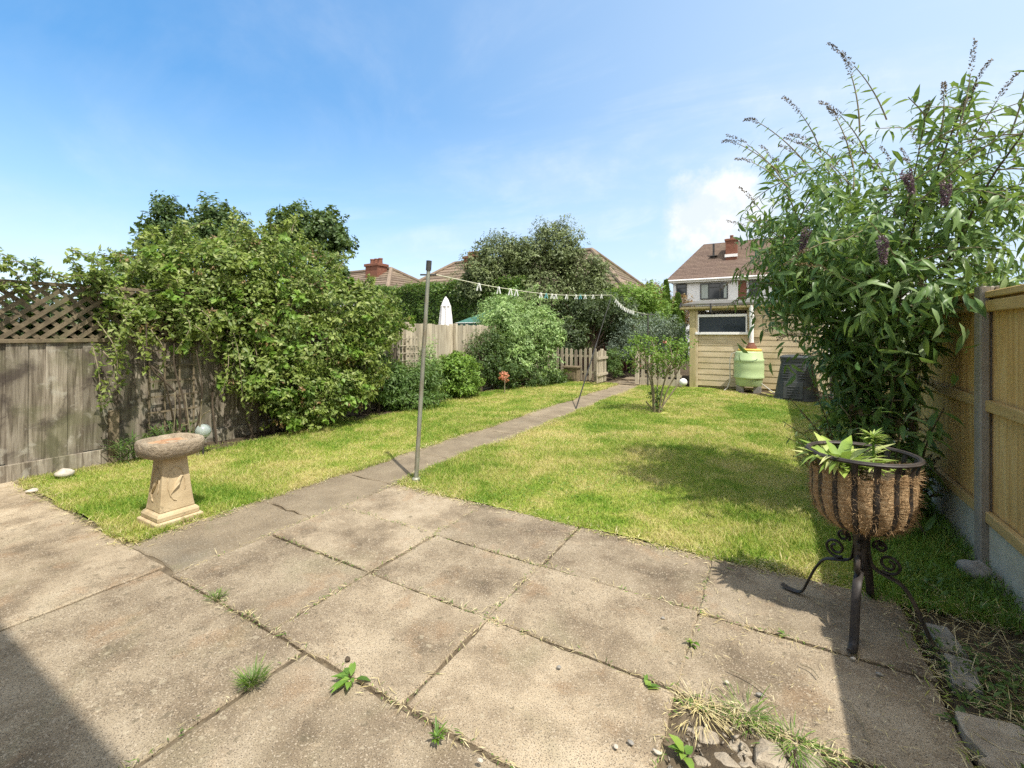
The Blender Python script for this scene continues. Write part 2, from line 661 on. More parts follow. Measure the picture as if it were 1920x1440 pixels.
M['lattice'] = surf('lattice wood', [(0.3, (0.10, 0.078, 0.05)), (0.6, (0.19, 0.15, 0.095)), (0.8, (0.26, 0.21, 0.14))], scale=5, map_scale=(3, 3, 3), isl=0.35, rough=0.9, bump=0.3, bump_scale=20,
                    stain=[(3, 0.5, 0.7, (0.12, 0.125, 0.06), 0.6)])
M['newwood'] = surf('treated boards', [(0.25, (0.42, 0.24, 0.08)), (0.5, (0.66, 0.43, 0.165)), (0.75, (0.78, 0.57, 0.27))], scale=2.6, map_scale=(7, 7, 0.35), detail=9, dist=0.9,
                    rough=0.75, spec=0.25, bump=0.35, bump_scale=12, isl=0.22, stain=[(7, 0.68, 0.75, (0.20, 0.10, 0.04), 0.8), (1.3, 0.55, 0.75, (0.38, 0.31, 0.13), 0.4)])
M['newrail'] = surf('treated rails', [(0.25, (0.42, 0.27, 0.10)), (0.6, (0.60, 0.42, 0.18)), (0.8, (0.68, 0.51, 0.26))], scale=2.6, map_scale=(5, 0.4, 5), detail=9, dist=0.8,
                    rough=0.75, bump=0.3, bump_scale=12, stain=[(8, 0.68, 0.74, (0.22, 0.11, 0.04), 0.8)])
M['concpost'] = surf('cast concrete', [(0.3, (0.27, 0.235, 0.19)), (0.6, (0.36, 0.32, 0.265)), (0.8, (0.43, 0.39, 0.33))], scale=5, detail=8, rough=0.92, bump=0.4, bump_scale=120, bdist=0.003,
                     stain=[(2, 0.5, 0.75, (0.24, 0.23, 0.18), 0.6)], speck=[(230, 0.62, 0.68, (0.16, 0.14, 0.12), 0.6)])
M['gravel'] = surf('gravel board concrete', [(0.3, (0.47, 0.43, 0.33)), (0.6, (0.62, 0.58, 0.46)), (0.8, (0.70, 0.66, 0.54))], scale=4, detail=8, rough=0.92, bump=0.4, bump_scale=90, bdist=0.003,
                   stain=[(2.2, 0.5, 0.75, (0.36, 0.37, 0.27), 0.7), (4, 0.6, 0.7, (0.50, 0.42, 0.30), 0.5)])
M['stone'] = surf('sandstone', [(0.25, (0.33, 0.245, 0.14)), (0.5, (0.50, 0.39, 0.235)), (0.8, (0.60, 0.49, 0.32))], scale=6, detail=9, rough=0.9, bump=0.5, bump_scale=60, bdist=0.006,
                  stain=[(3, 0.52, 0.7, (0.30, 0.245, 0.14), 0.7), (14, 0.6, 0.68, (0.22, 0.18, 0.11), 0.6), (9, 0.62, 0.7, (0.62, 0.55, 0.38), 0.5)])
M['bowl'] = surf('weathered stone rim', [(0.25, (0.20, 0.155, 0.105)), (0.55, (0.37, 0.30, 0.21)), (0.8, (0.50, 0.42, 0.31))], scale=7, detail=9, rough=0.95, bump=1.0, bump_scale=28, bdist=0.03,
                 stain=[(9, 0.58, 0.68, (0.11, 0.09, 0.07), 0.7)], speck=[(90, 0.62, 0.7, (0.42, 0.38, 0.30), 0.6)])
M['clay'] = surf('wet clay basin', [(0.3, (0.24, 0.11, 0.055)), (0.5, (0.40, 0.25, 0.14)), (0.7, (0.52, 0.40, 0.26))], scale=6, rough=0.5, bump=0.2, bump_scale=30)
M['iron'] = surf('black iron', [(0.3, (0.016, 0.014, 0.013)), (0.52, (0.04, 0.032, 0.027)), (0.75, (0.12, 0.095, 0.075))], scale=9, rough=0.55, spec=0.4, bump=0.3, bump_scale=60, bdist=0.004)
M['coir'] = surf('coir fibre', [(0.25, (0.24, 0.14, 0.07)), (0.5, (0.48, 0.32, 0.17)), (0.75, (0.72, 0.54, 0.33))], scale=9, map_scale=(2, 2, 9), detail=9, dist=1.0, rough=0.95, spec=0.1, bump=1.0, bump_scale=16, bdist=0.02, isl=0.3)
M['pole'] = surf('galvanised pole', [(0.35, (0.20, 0.20, 0.155)), (0.6, (0.32, 0.33, 0.27)), (0.8, (0.21, 0.155, 0.095))], scale=3, map_scale=(4, 4, 1), rough=0.5, metal=0.3, bump=0.2, bump_scale=40, bdist=0.003,
                 stain=[(2.3, 0.45, 0.62, (0.22, 0.16, 0.09), 0.8)])
M['darkmetal'] = surf('dark metal', [(0.3, (0.03, 0.03, 0.03)), (0.7, (0.07, 0.065, 0.06))], scale=10, rough=0.5, bump=0.1)
M['shed'] = surf('cream painted boards', [(0.25, (0.38, 0.30, 0.18)), (0.5, (0.50, 0.41, 0.265)), (0.78, (0.57, 0.485, 0.335))], scale=2.2, map_scale=(0.8, 3, 3), detail=9, rough=0.75, bump=0.25, bump_scale=14, isl=0.12,
                 stain=[(1.1, 0.52, 0.72, (0.38, 0.32, 0.17), 0.6), (5, 0.6, 0.7, (0.30, 0.24, 0.14), 0.5)])
M['shedpost'] = surf('algae stained post', [(0.3, (0.30, 0.26, 0.12)), (0.6, (0.42, 0.35, 0.19)), (0.8, (0.48, 0.42, 0.25))], scale=3, map_scale=(4, 4, 0.7), rough=0.85, bump=0.2, bump_scale=18)
M['white'] = surf('white paint', [(0.3, (0.72, 0.71, 0.68)), (0.7, (0.80, 0.79, 0.77))], scale=4, rough=0.5, bump=0.05)
M['render'] = surf('white render', [(0.3, (0.74, 0.74, 0.73)), (0.7, (0.82, 0.82, 0.81))], scale=1.5, rough=0.9, bump=0.2, bump_scale=60)
M['felt'] = surf('roof felt', [(0.3, (0.09, 0.085, 0.075)), (0.7, (0.17, 0.16, 0.14))], scale=6, rough=0.9, bump=0.2, stain=[(2, 0.5, 0.7, (0.10, 0.12, 0.05), 0.7)])
M['butt'] = surf('pale green plastic', [(0.3, (0.36, 0.47, 0.22)), (0.7, (0.44, 0.55, 0.285))], scale=3, rough=0.5, spec=0.35, bump=0.03, stain=[(5, 0.55, 0.72, (0.33, 0.38, 0.19), 0.5), (2, 0.5, 0.7, (0.47, 0.52, 0.32), 0.5)])
M['yellow'] = surf('yellow plastic', [(0.3, (0.62, 0.40, 0.07)), (0.7, (0.72, 0.50, 0.12))], scale=5, rough=0.45, bump=0.03)
M['black'] = surf('black plastic', [(0.3, (0.032, 0.036, 0.035)), (0.7, (0.07, 0.075, 0.072))], scale=4, rough=0.45, spec=0.4, bump=0.1, bump_scale=60)
M['rubber'] = surf('grey hose', [(0.3, (0.38, 0.36, 0.30)), (0.7, (0.50, 0.48, 0.42))], scale=6, rough=0.5, bump=0.05)
M['brick'] = surf('red brick', [(0.3, (0.13, 0.052, 0.033)), (0.6, (0.21, 0.092, 0.06)), (0.8, (0.30, 0.16, 0.11))], scale=9, map_scale=(1, 1, 2.5), rough=0.9, bump=0.4, bump_scale=24)
M['block'] = surf('grey block', [(0.3, (0.17, 0.16, 0.14)), (0.7, (0.30, 0.28, 0.24))], scale=9, rough=0.95, bump=0.4, bump_scale=60)
M['rooftile'] = surf('plain clay tiles', [(0.25, (0.08, 0.055, 0.042)), (0.5, (0.135, 0.094, 0.073)), (0.8, (0.19, 0.14, 0.108))], scale=7, map_scale=(1.6, 1, 1), detail=8, rough=0.9, bump=0.5, bump_scale=22, isl=0.25,
                     stain=[(0.5, 0.45, 0.7, (0.17, 0.13, 0.085), 0.55)])
M['conctile'] = surf('brown ridged tiles', [(0.25, (0.115, 0.085, 0.058)), (0.5, (0.185, 0.14, 0.10)), (0.8, (0.26, 0.20, 0.15))], scale=5, map_scale=(1.6, 1, 1), detail=8, rough=0.9, bump=0.4, bump_scale=18, isl=0.5,
                     stain=[(0.6, 0.5, 0.7, (0.15, 0.14, 0.07), 0.5)])
M['picket'] = surf('picket wood', [(0.25, (0.23, 0.19, 0.135)), (0.5, (0.38, 0.33, 0.245)), (0.8, (0.50, 0.45, 0.35))], scale=3, map_scale=(6, 6, 0.8), rough=0.85, bump=0.3, bump_scale=16, isl=0.55)
M['fabric'] = surf('white canvas', [(0.3, (0.70, 0.68, 0.66)), (0.7, (0.80, 0.78, 0.76))], scale=6, rough=0.85, bump=0.1)
M['greenroof'] = surf('green canvas', [(0.3, (0.035, 0.11, 0.085)), (0.7, (0.06, 0.16, 0.125))], scale=4, rough=0.7, bump=0.05)
M['bark'] = surf('bark', [(0.3, (0.045, 0.033, 0.022)), (0.6, (0.105, 0.08, 0.055)), (0.8, (0.17, 0.135, 0.095))], scale=10, map_scale=(2, 2, 0.7), rough=0.95, bump=0.6, bump_scale=24)
M['palebark'] = surf('pale stems', [(0.3, (0.17, 0.14, 0.09)), (0.6, (0.28, 0.235, 0.155)), (0.8, (0.37, 0.32, 0.22))], scale=12, rough=0.9, bump=0.4, bump_scale=40)
M['cord'] = surf('pale line cord', [(0.3, (0.55, 0.55, 0.40)), (0.7, (0.66, 0.66, 0.50))], scale=20, rough=0.7, bump=0)
M['pegwhite'] = surf('white plastic peg', [(0.3, (0.72, 0.74, 0.70)), (0.7, (0.80, 0.80, 0.77))], scale=20, rough=0.5, bump=0)
M['pegblue'] = surf('blue plastic peg', [(0.3, (0.10, 0.36, 0.42)), (0.7, (0.16, 0.46, 0.50))], scale=20, rough=0.5, bump=0)
M['rock'] = surf('grey stone', [(0.3, (0.20, 0.185, 0.16)), (0.6, (0.33, 0.31, 0.275)), (0.8, (0.45, 0.43, 0.39))], scale=12, rough=0.9, bump=0.6, bump_scale=40)
M['palerock'] = surf('pale stone', [(0.3, (0.42, 0.36, 0.28)), (0.6, (0.56, 0.51, 0.43)), (0.8, (0.66, 0.62, 0.55))], scale=12, rough=0.9, bump=0.6, bump_scale=40)
M['petal'] = leafmat('mauve florets', [(0, (0.07, 0.05, 0.055)), (0.6, (0.13, 0.09, 0.105)), (1, (0.17, 0.125, 0.135))], 0.15, tcol=(0.16, 0.07, 0.14))
M['spent'] = leafmat('spent flower heads', [(0, (0.05, 0.036, 0.02)), (1, (0.13, 0.095, 0.05))], 0.1, tcol=(0.15, 0.1, 0.04))
M['rose'] = leafmat('pink petals', [(0, (0.62, 0.20, 0.19)), (1, (0.75, 0.34, 0.32))], 0.25, tcol=(0.7, 0.3, 0.3))
M['redtwig'] = leafmat('coral dry leaves', [(0, (0.42, 0.15, 0.09)), (1, (0.55, 0.25, 0.15))], 0.25, tcol=(0.5, 0.2, 0.1))


def glassmat():
    t = NT('window glass')
    b = t.n('ShaderNodeBsdfPrincipled')
    b.inputs['Base Color'].default_value = (0.03, 0.038, 0.044, 1)
    b.inputs['Roughness'].default_value = 0.06
    b.inputs['Specular IOR Level'].default_value = 0.5
    t.l(b.outputs[0], t.out.inputs['Surface'])
    return t.m


def globemat():
    t = NT('frosted globe glass')
    b = t.n('ShaderNodeBsdfPrincipled')
    b.inputs['Base Color'].default_value = (0.62, 0.70, 0.66, 1)
    b.inputs['Roughness'].default_value = 0.22
    b.inputs['Transmission Weight'].default_value = 0.55
    t.l(b.outputs[0], t.out.inputs['Surface'])
    return t.m


M['glass'] = glassmat()
M['globe'] = globemat()

# foliage colours
M['l_climb'] = leafmat('climber leaves', [(0, (0.06, 0.10, 0.022)), (0.4, (0.115, 0.165, 0.035)), (0.8, (0.185, 0.235, 0.06)), (1, (0.28, 0.31, 0.13))], 0.38, patch=(1.1, 0.5, 0.68, (0.17, 0.20, 0.035), 0.5))
M['l_dead'] = leafmat('withered leaves', [(0, (0.09, 0.055, 0.028)), (0.6, (0.17, 0.115, 0.055)), (1, (0.26, 0.19, 0.09))], 0.25, tcol=(0.25, 0.14, 0.04))
M['l_dark'] = leafmat('dark tree leaves', [(0, (0.028, 0.055, 0.016)), (0.6, (0.048, 0.085, 0.024)), (1, (0.09, 0.13, 0.04))], 0.3)
M['l_olive'] = leafmat('olive grey leaves', [(0, (0.07, 0.095, 0.035)), (0.6, (0.115, 0.15, 0.06)), (1, (0.19, 0.22, 0.11))], 0.32, patch=(0.6, 0.55, 0.75, (0.13, 0.115, 0.055), 0.4), tcol=(0.16, 0.18, 0.05))
M['l_silver'] = leafmat('silvery green leaves', [(0, (0.12, 0.20, 0.06)), (0.55, (0.18, 0.275, 0.095)), (1, (0.30, 0.38, 0.18))], 0.32)
M['l_bright'] = leafmat('bright green leaves', [(0, (0.075, 0.14, 0.02)), (0.6, (0.12, 0.21, 0.035)), (1, (0.20, 0.29, 0.06))], 0.4)
M['l_mid'] = leafmat('mid green leaves', [(0, (0.045, 0.085, 0.02)), (0.6, (0.075, 0.135, 0.035)), (1, (0.13, 0.19, 0.065))], 0.35)
M['l_hedge'] = leafmat('hedge leaves', [(0, (0.035, 0.075, 0.012)), (0.6, (0.06, 0.115, 0.02)), (1, (0.12, 0.18, 0.03))], 0.35)
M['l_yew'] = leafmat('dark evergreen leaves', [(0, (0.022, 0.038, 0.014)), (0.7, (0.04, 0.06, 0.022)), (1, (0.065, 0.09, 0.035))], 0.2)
M['l_blue'] = leafmat('blue grey leaves', [(0, (0.06, 0.085, 0.065)), (0.6, (0.10, 0.135, 0.10)), (1, (0.17, 0.21, 0.155))], 0.25)
M['l_brown'] = leafmat('bronze leaves', [(0, (0.10, 0.055, 0.025)), (0.6, (0.16, 0.10, 0.035)), (1, (0.17, 0.16, 0.05))], 0.35, tcol=(0.25, 0.14, 0.03))
M['l_bud'] = leafmat('buddleia leaves', [(0, (0.038, 0.085, 0.024)), (0.45, (0.072, 0.138, 0.038)), (0.85, (0.125, 0.20, 0.06)), (1, (0.25, 0.31, 0.16))], 0.38, rough=0.4)
M['l_hosta'] = leafmat('pale edged leaves', [(0, (0.14, 0.23, 0.04)), (0.6, (0.26, 0.34, 0.085)), (1, (0.48, 0.49, 0.22))], 0.35)
M['l_weed'] = leafmat('weed leaves', [(0, (0.06, 0.12, 0.02)), (0.6, (0.10, 0.19, 0.03)), (1, (0.22, 0.31, 0.06))], 0.35)
M['l_straw'] = leafmat('straw', [(0, (0.26, 0.21, 0.10)), (0.6, (0.42, 0.36, 0.20)), (1, (0.55, 0.49, 0.31))], 0.2, tcol=(0.5, 0.42, 0.2))


def lawnmat(name, base):
    t = NT(name)
    v = t.coord()
    n1 = t.noise(v, 0.55, 4, 0.55, 0.5)
    n2 = t.noise(v, 2.3, 5, 0.6, 0.3)
    f = t.math('ADD', t.math('MULTIPLY', n1, 0.55), t.math('MULTIPLY', n2, 0.45))
    if not base:
        f = t.math('ADD', f, t.math('MULTIPLY', t.math('SUBTRACT', t.island(), 0.5), 0.22))
    col = t.ramp(f, [(0.33, (0.15, 0.275, 0.034)), (0.43, (0.255, 0.38, 0.05)), (0.51, (0.43, 0.465, 0.10)), (0.60, (0.62, 0.55, 0.25))])
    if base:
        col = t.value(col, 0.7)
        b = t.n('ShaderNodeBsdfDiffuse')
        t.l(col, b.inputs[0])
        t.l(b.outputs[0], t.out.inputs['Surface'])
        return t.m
    b = t.n('ShaderNodeBsdfPrincipled')
    t.set(b.inputs['Base Color'], col)
    b.inputs['Roughness'].default_value = 0.5
    b.inputs['Specular IOR Level'].default_value = 0.25
    tr = t.n('ShaderNodeBsdfTranslucent')
    t.l(col, tr.inputs['Color'])
    mx = t.n('ShaderNodeMixShader')
    mx.inputs[0].default_value = 0.4
    t.l(b.outputs[0], mx.inputs[1])
    t.l(tr.outputs[0], mx.inputs[2])
    t.l(mx.outputs[0], t.out.inputs['Surface'])
    return t.m


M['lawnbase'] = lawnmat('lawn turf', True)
M['blade'] = lawnmat('grass blades', False)

# ------------------------------------------------------------------ setting
PX0, PX1 = -4.13, -3.38          # path edges
PY = 3.40                        # patio / lawn edge on the right
LY = 1.46                        # patio / lawn edge on the left
FXR, FXL = 1.24, -7.0            # fence lines
B().add([(-700, -700, -0.09), (700, -700, -0.09), (700, 700, -0.09), (-700, 700, -0.09)], [(0, 1, 2, 3)]).build('ground', M['ground'])['kind'] = 'structure'


def wob(y, ph):
    return 0.035 * math.sin(y * 2.1 + ph) + 0.025 * math.sin(y * 5.3 + ph * 2) + 0.015 * math.sin(y * 13 + ph)


def hgt(x, y):
    """gentle unevenness of the turf"""
    return 0.012 * np.sin(x * 1.7 + 0.4) * np.cos(y * 1.3) + 0.008 * np.sin(x * 4.1 + y * 3.3) - 0.004


def lawn_sheet(name, x0f, x1f, y0, y1, ny, nx=24):
    ys = np.linspace(y0, y1, ny)
    vs, fs = [], []
    for y in ys:
        a, b_ = x0f(y), x1f(y)
        for i in range(nx):
            x = a + (b_ - a) * i / (nx - 1)
            vs.append((x, y, hgt(x, y) - (0.03 if i in (0, nx - 1) else 0)))
    for j in range(ny - 1):
        for i in range(nx - 1):
            fs.append((j * nx + i, j * nx + i + 1, (j + 1) * nx + i + 1, (j + 1) * nx + i))
    o = B().add(vs, fs).build(name, M['lawnbase'], smooth='all')
    o['kind'] = 'structure'
    return o


left_l = lambda y: FXL + 0.12 + (0.3 + 0.12 * math.sin(y * 1.9) if y > 2.6 else 0.0)
left_r = lambda y: PX0 + wob(y, 0.3)
right_l = lambda y: PX1 + wob(y, 1.7)
right_r = lambda y: FXR - 0.12
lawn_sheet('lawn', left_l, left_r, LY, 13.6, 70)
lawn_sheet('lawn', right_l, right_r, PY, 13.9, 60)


def slab(b, x0, x1, y0, y1, z, gap=0.0055, jit=0.006, tilt=0.004, depth=0.06, nseg=9):
    x0, x1, y0, y1 = x0 + gap, x1 - gap, y0 + gap, y1 - gap
    pts = []
    corners = [(x0, y0), (x1, y0), (x1, y1), (x0, y1)]
    for k in range(4):
        a, c = corners[k], corners[(k + 1) % 4]
        for i in range(nseg):
            t = i / nseg
            j = jit if i else jit * 2.2
            pts.append((a[0] + (c[0] - a[0]) * t + random.uniform(-j, j), a[1] + (c[1] - a[1]) * t + random.uniform(-j, j)))
    tx, ty = random.uniform(-tilt, tilt), random.uniform(-tilt, tilt)
    cx, cy = (x0 + x1) / 2, (y0 + y1) / 2
    zz = lambda x, y: z + (x - cx) * tx + (y - cy) * ty
    ins = []
    for (x, y) in pts:
        d = math.hypot(cx - x, cy - y)
        q = random.uniform(0.006, 0.012)
        ins.append((x + (cx - x) / d * q, y + (cy - y) / d * q))
    n = len(pts)
    vs = [(x, y, z - depth) for x, y in pts] + [(x, y, zz(x, y) - random.uniform(0.004, 0.009)) for x, y in pts] + [(x, y, zz(x, y)) for x, y in ins]
    fs = [tuple(range(2 * n, 3 * n))]
    for i in range(n):
        k = (i + 1) % n
        fs += [(i, k, n + k, n + i), (n + i, n + k, 2 * n + k, 2 * n + i)]
    b.add(vs, fs)


# patio: regular slabs with a few larger bays beside the house
pb = B()
xs = [-3.36, -2.27, -1.35, -0.36, 0.63]
ysr = [1.39, 2.05, 2.69, PY]
for j in range(3):
    for i in range(4):
        if i == 3 and j == 0:
            continue                       # the lifted-out slab: rubble shows here
        z = random.uniform(-0.006, 0.006)
        slab(pb, xs[i] + random.uniform(-.02, .02) * (i > 0), xs[i + 1], ysr[j], ysr[j + 1], z)
xb = [-7.4, -5.3, -3.52, -2.0, -0.42]
for i in range(4):
    slab(pb, xb[i], xb[i + 1], 0.0, LY - (0.03 if i < 2 else 0.06), -0.012 - 0.008 * (i == 3), gap=0.008)
    slab(pb, xb[i], xb[i + 1], -1.2, 0.0, -0.012, gap=0.008)
pb.build('patio', M['slab'])['kind'] = 'structure'

gb = B()
yy = LY - 0.03
lens = [1.0, 0.95, 1.05, 1.6, 1.5, 1.7, 1.5, 1.6, 1.5]
for k, L in enumerate(lens):
    y2 = yy + L
    slab(gb, PX0 - 0.03, PX1 + 0.03, yy, min(y2, 13.4), random.uniform(-0.012, -0.004), gap=0.006, jit=0.018, nseg=8)
    yy = y2
    if yy > 13.3: break
gb.build('path', M['path'])['kind'] = 'structure'
# stepped paving beyond the gate
sb = B()
for k, (y, x0, x1) in enumerate([(13.55, -4.35, -3.3), (14.5, -4.3, -3.1), (15.6, -4.5, -3.0)]):
    slab(sb, x0, x1, y, y + 0.85, 0.02 + 0.05 * k, jit=0.02, depth=0.14)
sb.build('steps', M['path'])['kind'] = 'structure'

# soil strips
def soil(name, poly, amp=0.03, z=0.0, n=26):
    xs_ = [p[0] for p in poly]; ys_ = [p[1] for p in poly]
    x0, x1, y0, y1 = min(xs_), max(xs_), min(ys_), max(ys_)
    m = max(6, int((y1 - y0) * 12)); k = max(6, int((x1 - x0) * 12))
    m, k = min(m, 160), min(k, 80)
    vs, fs = [], []
    for j in range(m + 1):
        for i in range(k + 1):
            e = (0 if 0 < i < k and 0 < j < m else -0.05)
            vs.append((x0 + (x1 - x0) * i / k, y0 + (y1 - y0) * j / m, z + e + amp * (random.random() - 0.5) + amp * 0.7 * math.sin(i * 1.3 + j * 0.7)))
    for j in range(m):
        for i in range(k):
            a = j * (k + 1) + i
            fs.append((a, a + 1, a + k + 2, a + k + 1))
    o = B().add(vs, fs).build(name, M['soil'], smooth='all')
    o['kind'] = 'structure'
    return o


bed = B()
bed.add([(-7.4, -1.2, -0.024), (0.62, -1.2, -0.024), (0.62, 3.45, -0.024), (-7.4, 3.45, -0.024)], [(0, 1, 2, 3)])
M['grit'] = surf('joint grit', [(0.3, (0.07, 0.052, 0.032)), (0.6, (0.16, 0.125, 0.08)), (0.8, (0.26, 0.215, 0.14))], scale=18, detail=9, rough=0.95, bump=0.6, bump_scale=80)
bed.build('patio_bed', M['grit'])['kind'] = 'structure'
soil('soil', [(0.645, -0.5), (FXR, 3.5)], 0.02, -0.02)
soil('soil', [(-0.345, 0.4), (0.64, 2.045)], 0.03, -0.028)
soil('soil', [(FXL, 2.5), (FXL + 0.62, 13.5)], 0.03, 0.005)
soil('soil', [(-0.9, 12.5), (FXR, 13.9)], 0.03, 0.0)
soil('soil', [(-9.5, 13.6), (-2.2, 24)], 0.04, 0.0)

# ------------------------------------------------------------------ lawn grass
def blades(name, n, xr, yr, inside, hmin, hmax, w, m, dens_pow=1.0, lean=0.5):
    x = rng.uniform(*xr, size=n); y = rng.uniform(*yr, size=n)
    d = FW[0] * x + FW[1] * y
    keep = inside(x, y) & (rng.uniform(size=n) < np.clip((5.0 / np.maximum(d, 1)) ** dens_pow, 0.0, 1))
    x, y, d = x[keep], y[keep], d[keep]
    k = len(x)
    sc_ = np.clip(d / 5.5, 0.85, 2.4)
    pat = 0.75 + 0.5 * np.sin(x * 1.9 + 1.1) * np.cos(y * 1.5) * 0.5 + 0.2 * rng.normal(size=k)
    h = rng.uniform(hmin, hmax, k) * np.clip(pat, 0.45, 1.5)
    a = rng.uniform(0, 2 * np.pi, k)
    ww = w * sc_ * rng.uniform(0.7, 1.3, k)
    b0 = np.stack([x, y, hgt(x, y) - 0.004], 1)
    sx = np.stack([np.cos(a), np.sin(a), np.zeros(k)], 1) * ww[:, None] / 2
    la = rng.uniform(0, 2 * np.pi, k)
    l = rng.uniform(0.1, lean, k) * h * 1.6
    tip = b0 + np.stack([np.cos(la) * l, np.sin(la) * l, h], 1)
    mid = b0 + np.stack([np.cos(la) * l * .3, np.sin(la) * l * .3, h * .6], 1)
    V = np.stack([b0 - sx, b0 + sx, mid + sx * .8, mid - sx * .8, tip], 1).reshape(-1, 3)
    i = np.arange(k)[:, None] * 5
    return np_mesh(name, V, [i + np.array([0, 1, 2, 3]), i + np.array([3, 2, 4])], m)


vw = np.vectorize
in_left = lambda x, y: (x > vw(left_l)(y) - 0.05) & (x < vw(left_r)(y) + 0.03) & (y > LY - 0.02 + 0.03 * np.sin(x * 6)) & ~((abs(x + 4.37) < .175) & (abs(y - 1.80) < .175))
in_right = lambda x, y: (x > vw(right_l)(y) - 0.03) & (x < FXR - 0.1) & (y > PY - 0.01 + 0.03 * np.sin(x * 5)) & (y < 13.6) & ~((x > -0.8) & (y > 12.75)) & (np.hypot(x + 2.0, y - 9.1) > 0.22)
g1 = blades('lawn_grass', 420000, (FXL, PX0 + 0.1), (LY - .1, 13.6), in_left, 0.022, 0.055, 0.0055, M['blade'], 1.0, 0.9)
tag(g1, 'short yellowing mown grass left of the concrete path', 'grass', kind='stuff')
g2 = blades('lawn_grass', 620000, (PX1 - 0.1, FXR), (PY - .1, 13.7), in_right, 0.022, 0.055, 0.0055, M['blade'], 1.0, 0.9)
tag(g2, 'short bright mown grass between the path and new fence', 'grass', kind='stuff')


k_ = 26000
x = rng.uniform(-6.6, FXR - .2, k_); y = rng.uniform(1.6, 11, k_)
cm = np.sin(x * 1.7 + 2 * np.sin(y * .9)) + np.sin(y * 2.1 + 1.3 * np.sin(x * 1.4)) + rng.normal(size=k_) * .35
kp = (cm > 1.25) & (in_left(x, y) | in_right(x, y))
p = np.stack([x, y, hgt(x, y) + rng.uniform(.012, .035, k_)], 1)[kp]
dd = rdir(len(p)); dd[:, 2] *= .25
tag(leaves('clover', p, dd, np.tile([0, 0, 1.0], (len(p), 1)) + rdir(len(p)) * .35, rng.uniform(.016, .028, len(p)), rng.uniform(.012, .02, len(p)), M['l_weed'], kind=1, droop=.1), 'patches of darker clover growing in the mown lawn', 'clover', kind='stuff')


def fringe(name, segs, per_m, hmin, hmax, w, m, spread=0.04, flat=0.9):
    """dry grass and clippings along edges: segs ((x0,y0),(x1,y1),weight)"""
    ps, ds, L = [], [], []
    for (a, b_, wgt) in segs:
        a, b_ = np.array(a, float), np.array(b_, float)
        ln_ = np.linalg.norm(b_ - a)
        k = int(per_m * ln_ * wgt)
        t = rng.uniform(size=(k, 1))
        clus = 0.5 + 0.5 * np.sin(t[:, 0] * ln_ * 5 + a[0] * 3 + a[1])
        kp = rng.uniform(size=k) < 0.25 + 0.75 * clus
        t = t[kp]; k = len(t)
        p = a + (b_ - a) * t + rng.normal(size=(k, 2)) * spread
        ps.append(np.column_stack([p, rng.uniform(-0.012, 0.008, k)]))
        dd = rdir(k); dd[:, 2] = np.abs(dd[:, 2]) * (1 - flat) + 0.08
        ds.append(dd)
        L.append(rng.uniform(hmin, hmax, k))
    p, d, L = np.concatenate(ps), np.concatenate(ds), np.concatenate(L)
    n = np.tile(np.array([0, 0, 1.0]), (len(p), 1)) + rdir(len(p)) * .3
    return leaves(name, p, d, n, L, w, m, kind=1, droop=0.15)


pseg = [((PX0, y), (PX0, y + .5), 1.0) for y in np.arange(LY, 13, .5)] + [((PX1, y), (PX1, y + .5), 1.0) for y in np.arange(3.3, 13, .5)]
pseg += [((x, PY), (x + .4, PY), 1.3) for x in np.arange(-3.3, 0.6, .4)] + [((x, LY), (x + .4, LY), 1.0) for x in np.arange(-6.9, -4.2, .4)]
pseg += [((0.62, y), (0.66, y + .3), 1.0) for y in np.arange(1.9, 3.5, .3)] + [((x, PY + .04), (x + .3, PY + .12), 4.0) for x in np.arange(-.1, 0.6, .3)]
tag(fringe('edge_straw', pseg, 380, 0.025, 0.08, 0.005, M['l_straw'], 0.05), 'dry straw coloured grass along the lawn edges', 'dry grass', kind='stuff')
tag(fringe('edge_grass', pseg, 240, 0.035, 0.085, 0.0055, M['blade'], 0.035, 0.55), 'green grass flopping over the edges of the path and patio', 'grass', kind='stuff')
jseg = []
for y in ysr[:3]:
    jseg.append(((-3.3, y), (0.6, y), 0.55))
for x in xs[1:4]:
    jseg.append(((x, 1.4), (x, 3.35), 0.45))
jseg += [((-2.0, 0.2), (-2.0, 1.38), 0.6), ((-.36, 2.0), (.5, 2.04), 3.0), ((-3.36, 1.45), (-3.36, 3.3), .6)]
tag(fringe('joint_straw', jseg, 210, 0.02, 0.065, 0.0038, M['l_straw'], 0.013, 0.85), 'dry moss and straw caught in the patio joints', 'dry grass', kind='stuff')
tag(fringe('joint_moss', jseg, 110, 0.012, 0.04, 0.005, M['l_weed'], 0.008, 0.6), 'thin green moss and grass growing along the patio joints', 'moss', kind='stuff')
# loose clippings scattered over the shaded slabs
k = 260
pp = np.column_stack([rng.uniform(-0.3, 0.62, k), rng.uniform(2.05, 3.35, k), np.full(k, 0.012)])
dd = rdir(k); dd[:, 2] = 0.03
tag(leaves('grass_clippings', pp, dd, np.tile([0, 0, 1.0], (k, 1)), rng.uniform(0.015, 0.06, k), 0.003, M['l_straw'], kind=1, droop=0.02), 'loose straw clippings scattered on the right slabs', 'clippings', kind='stuff')

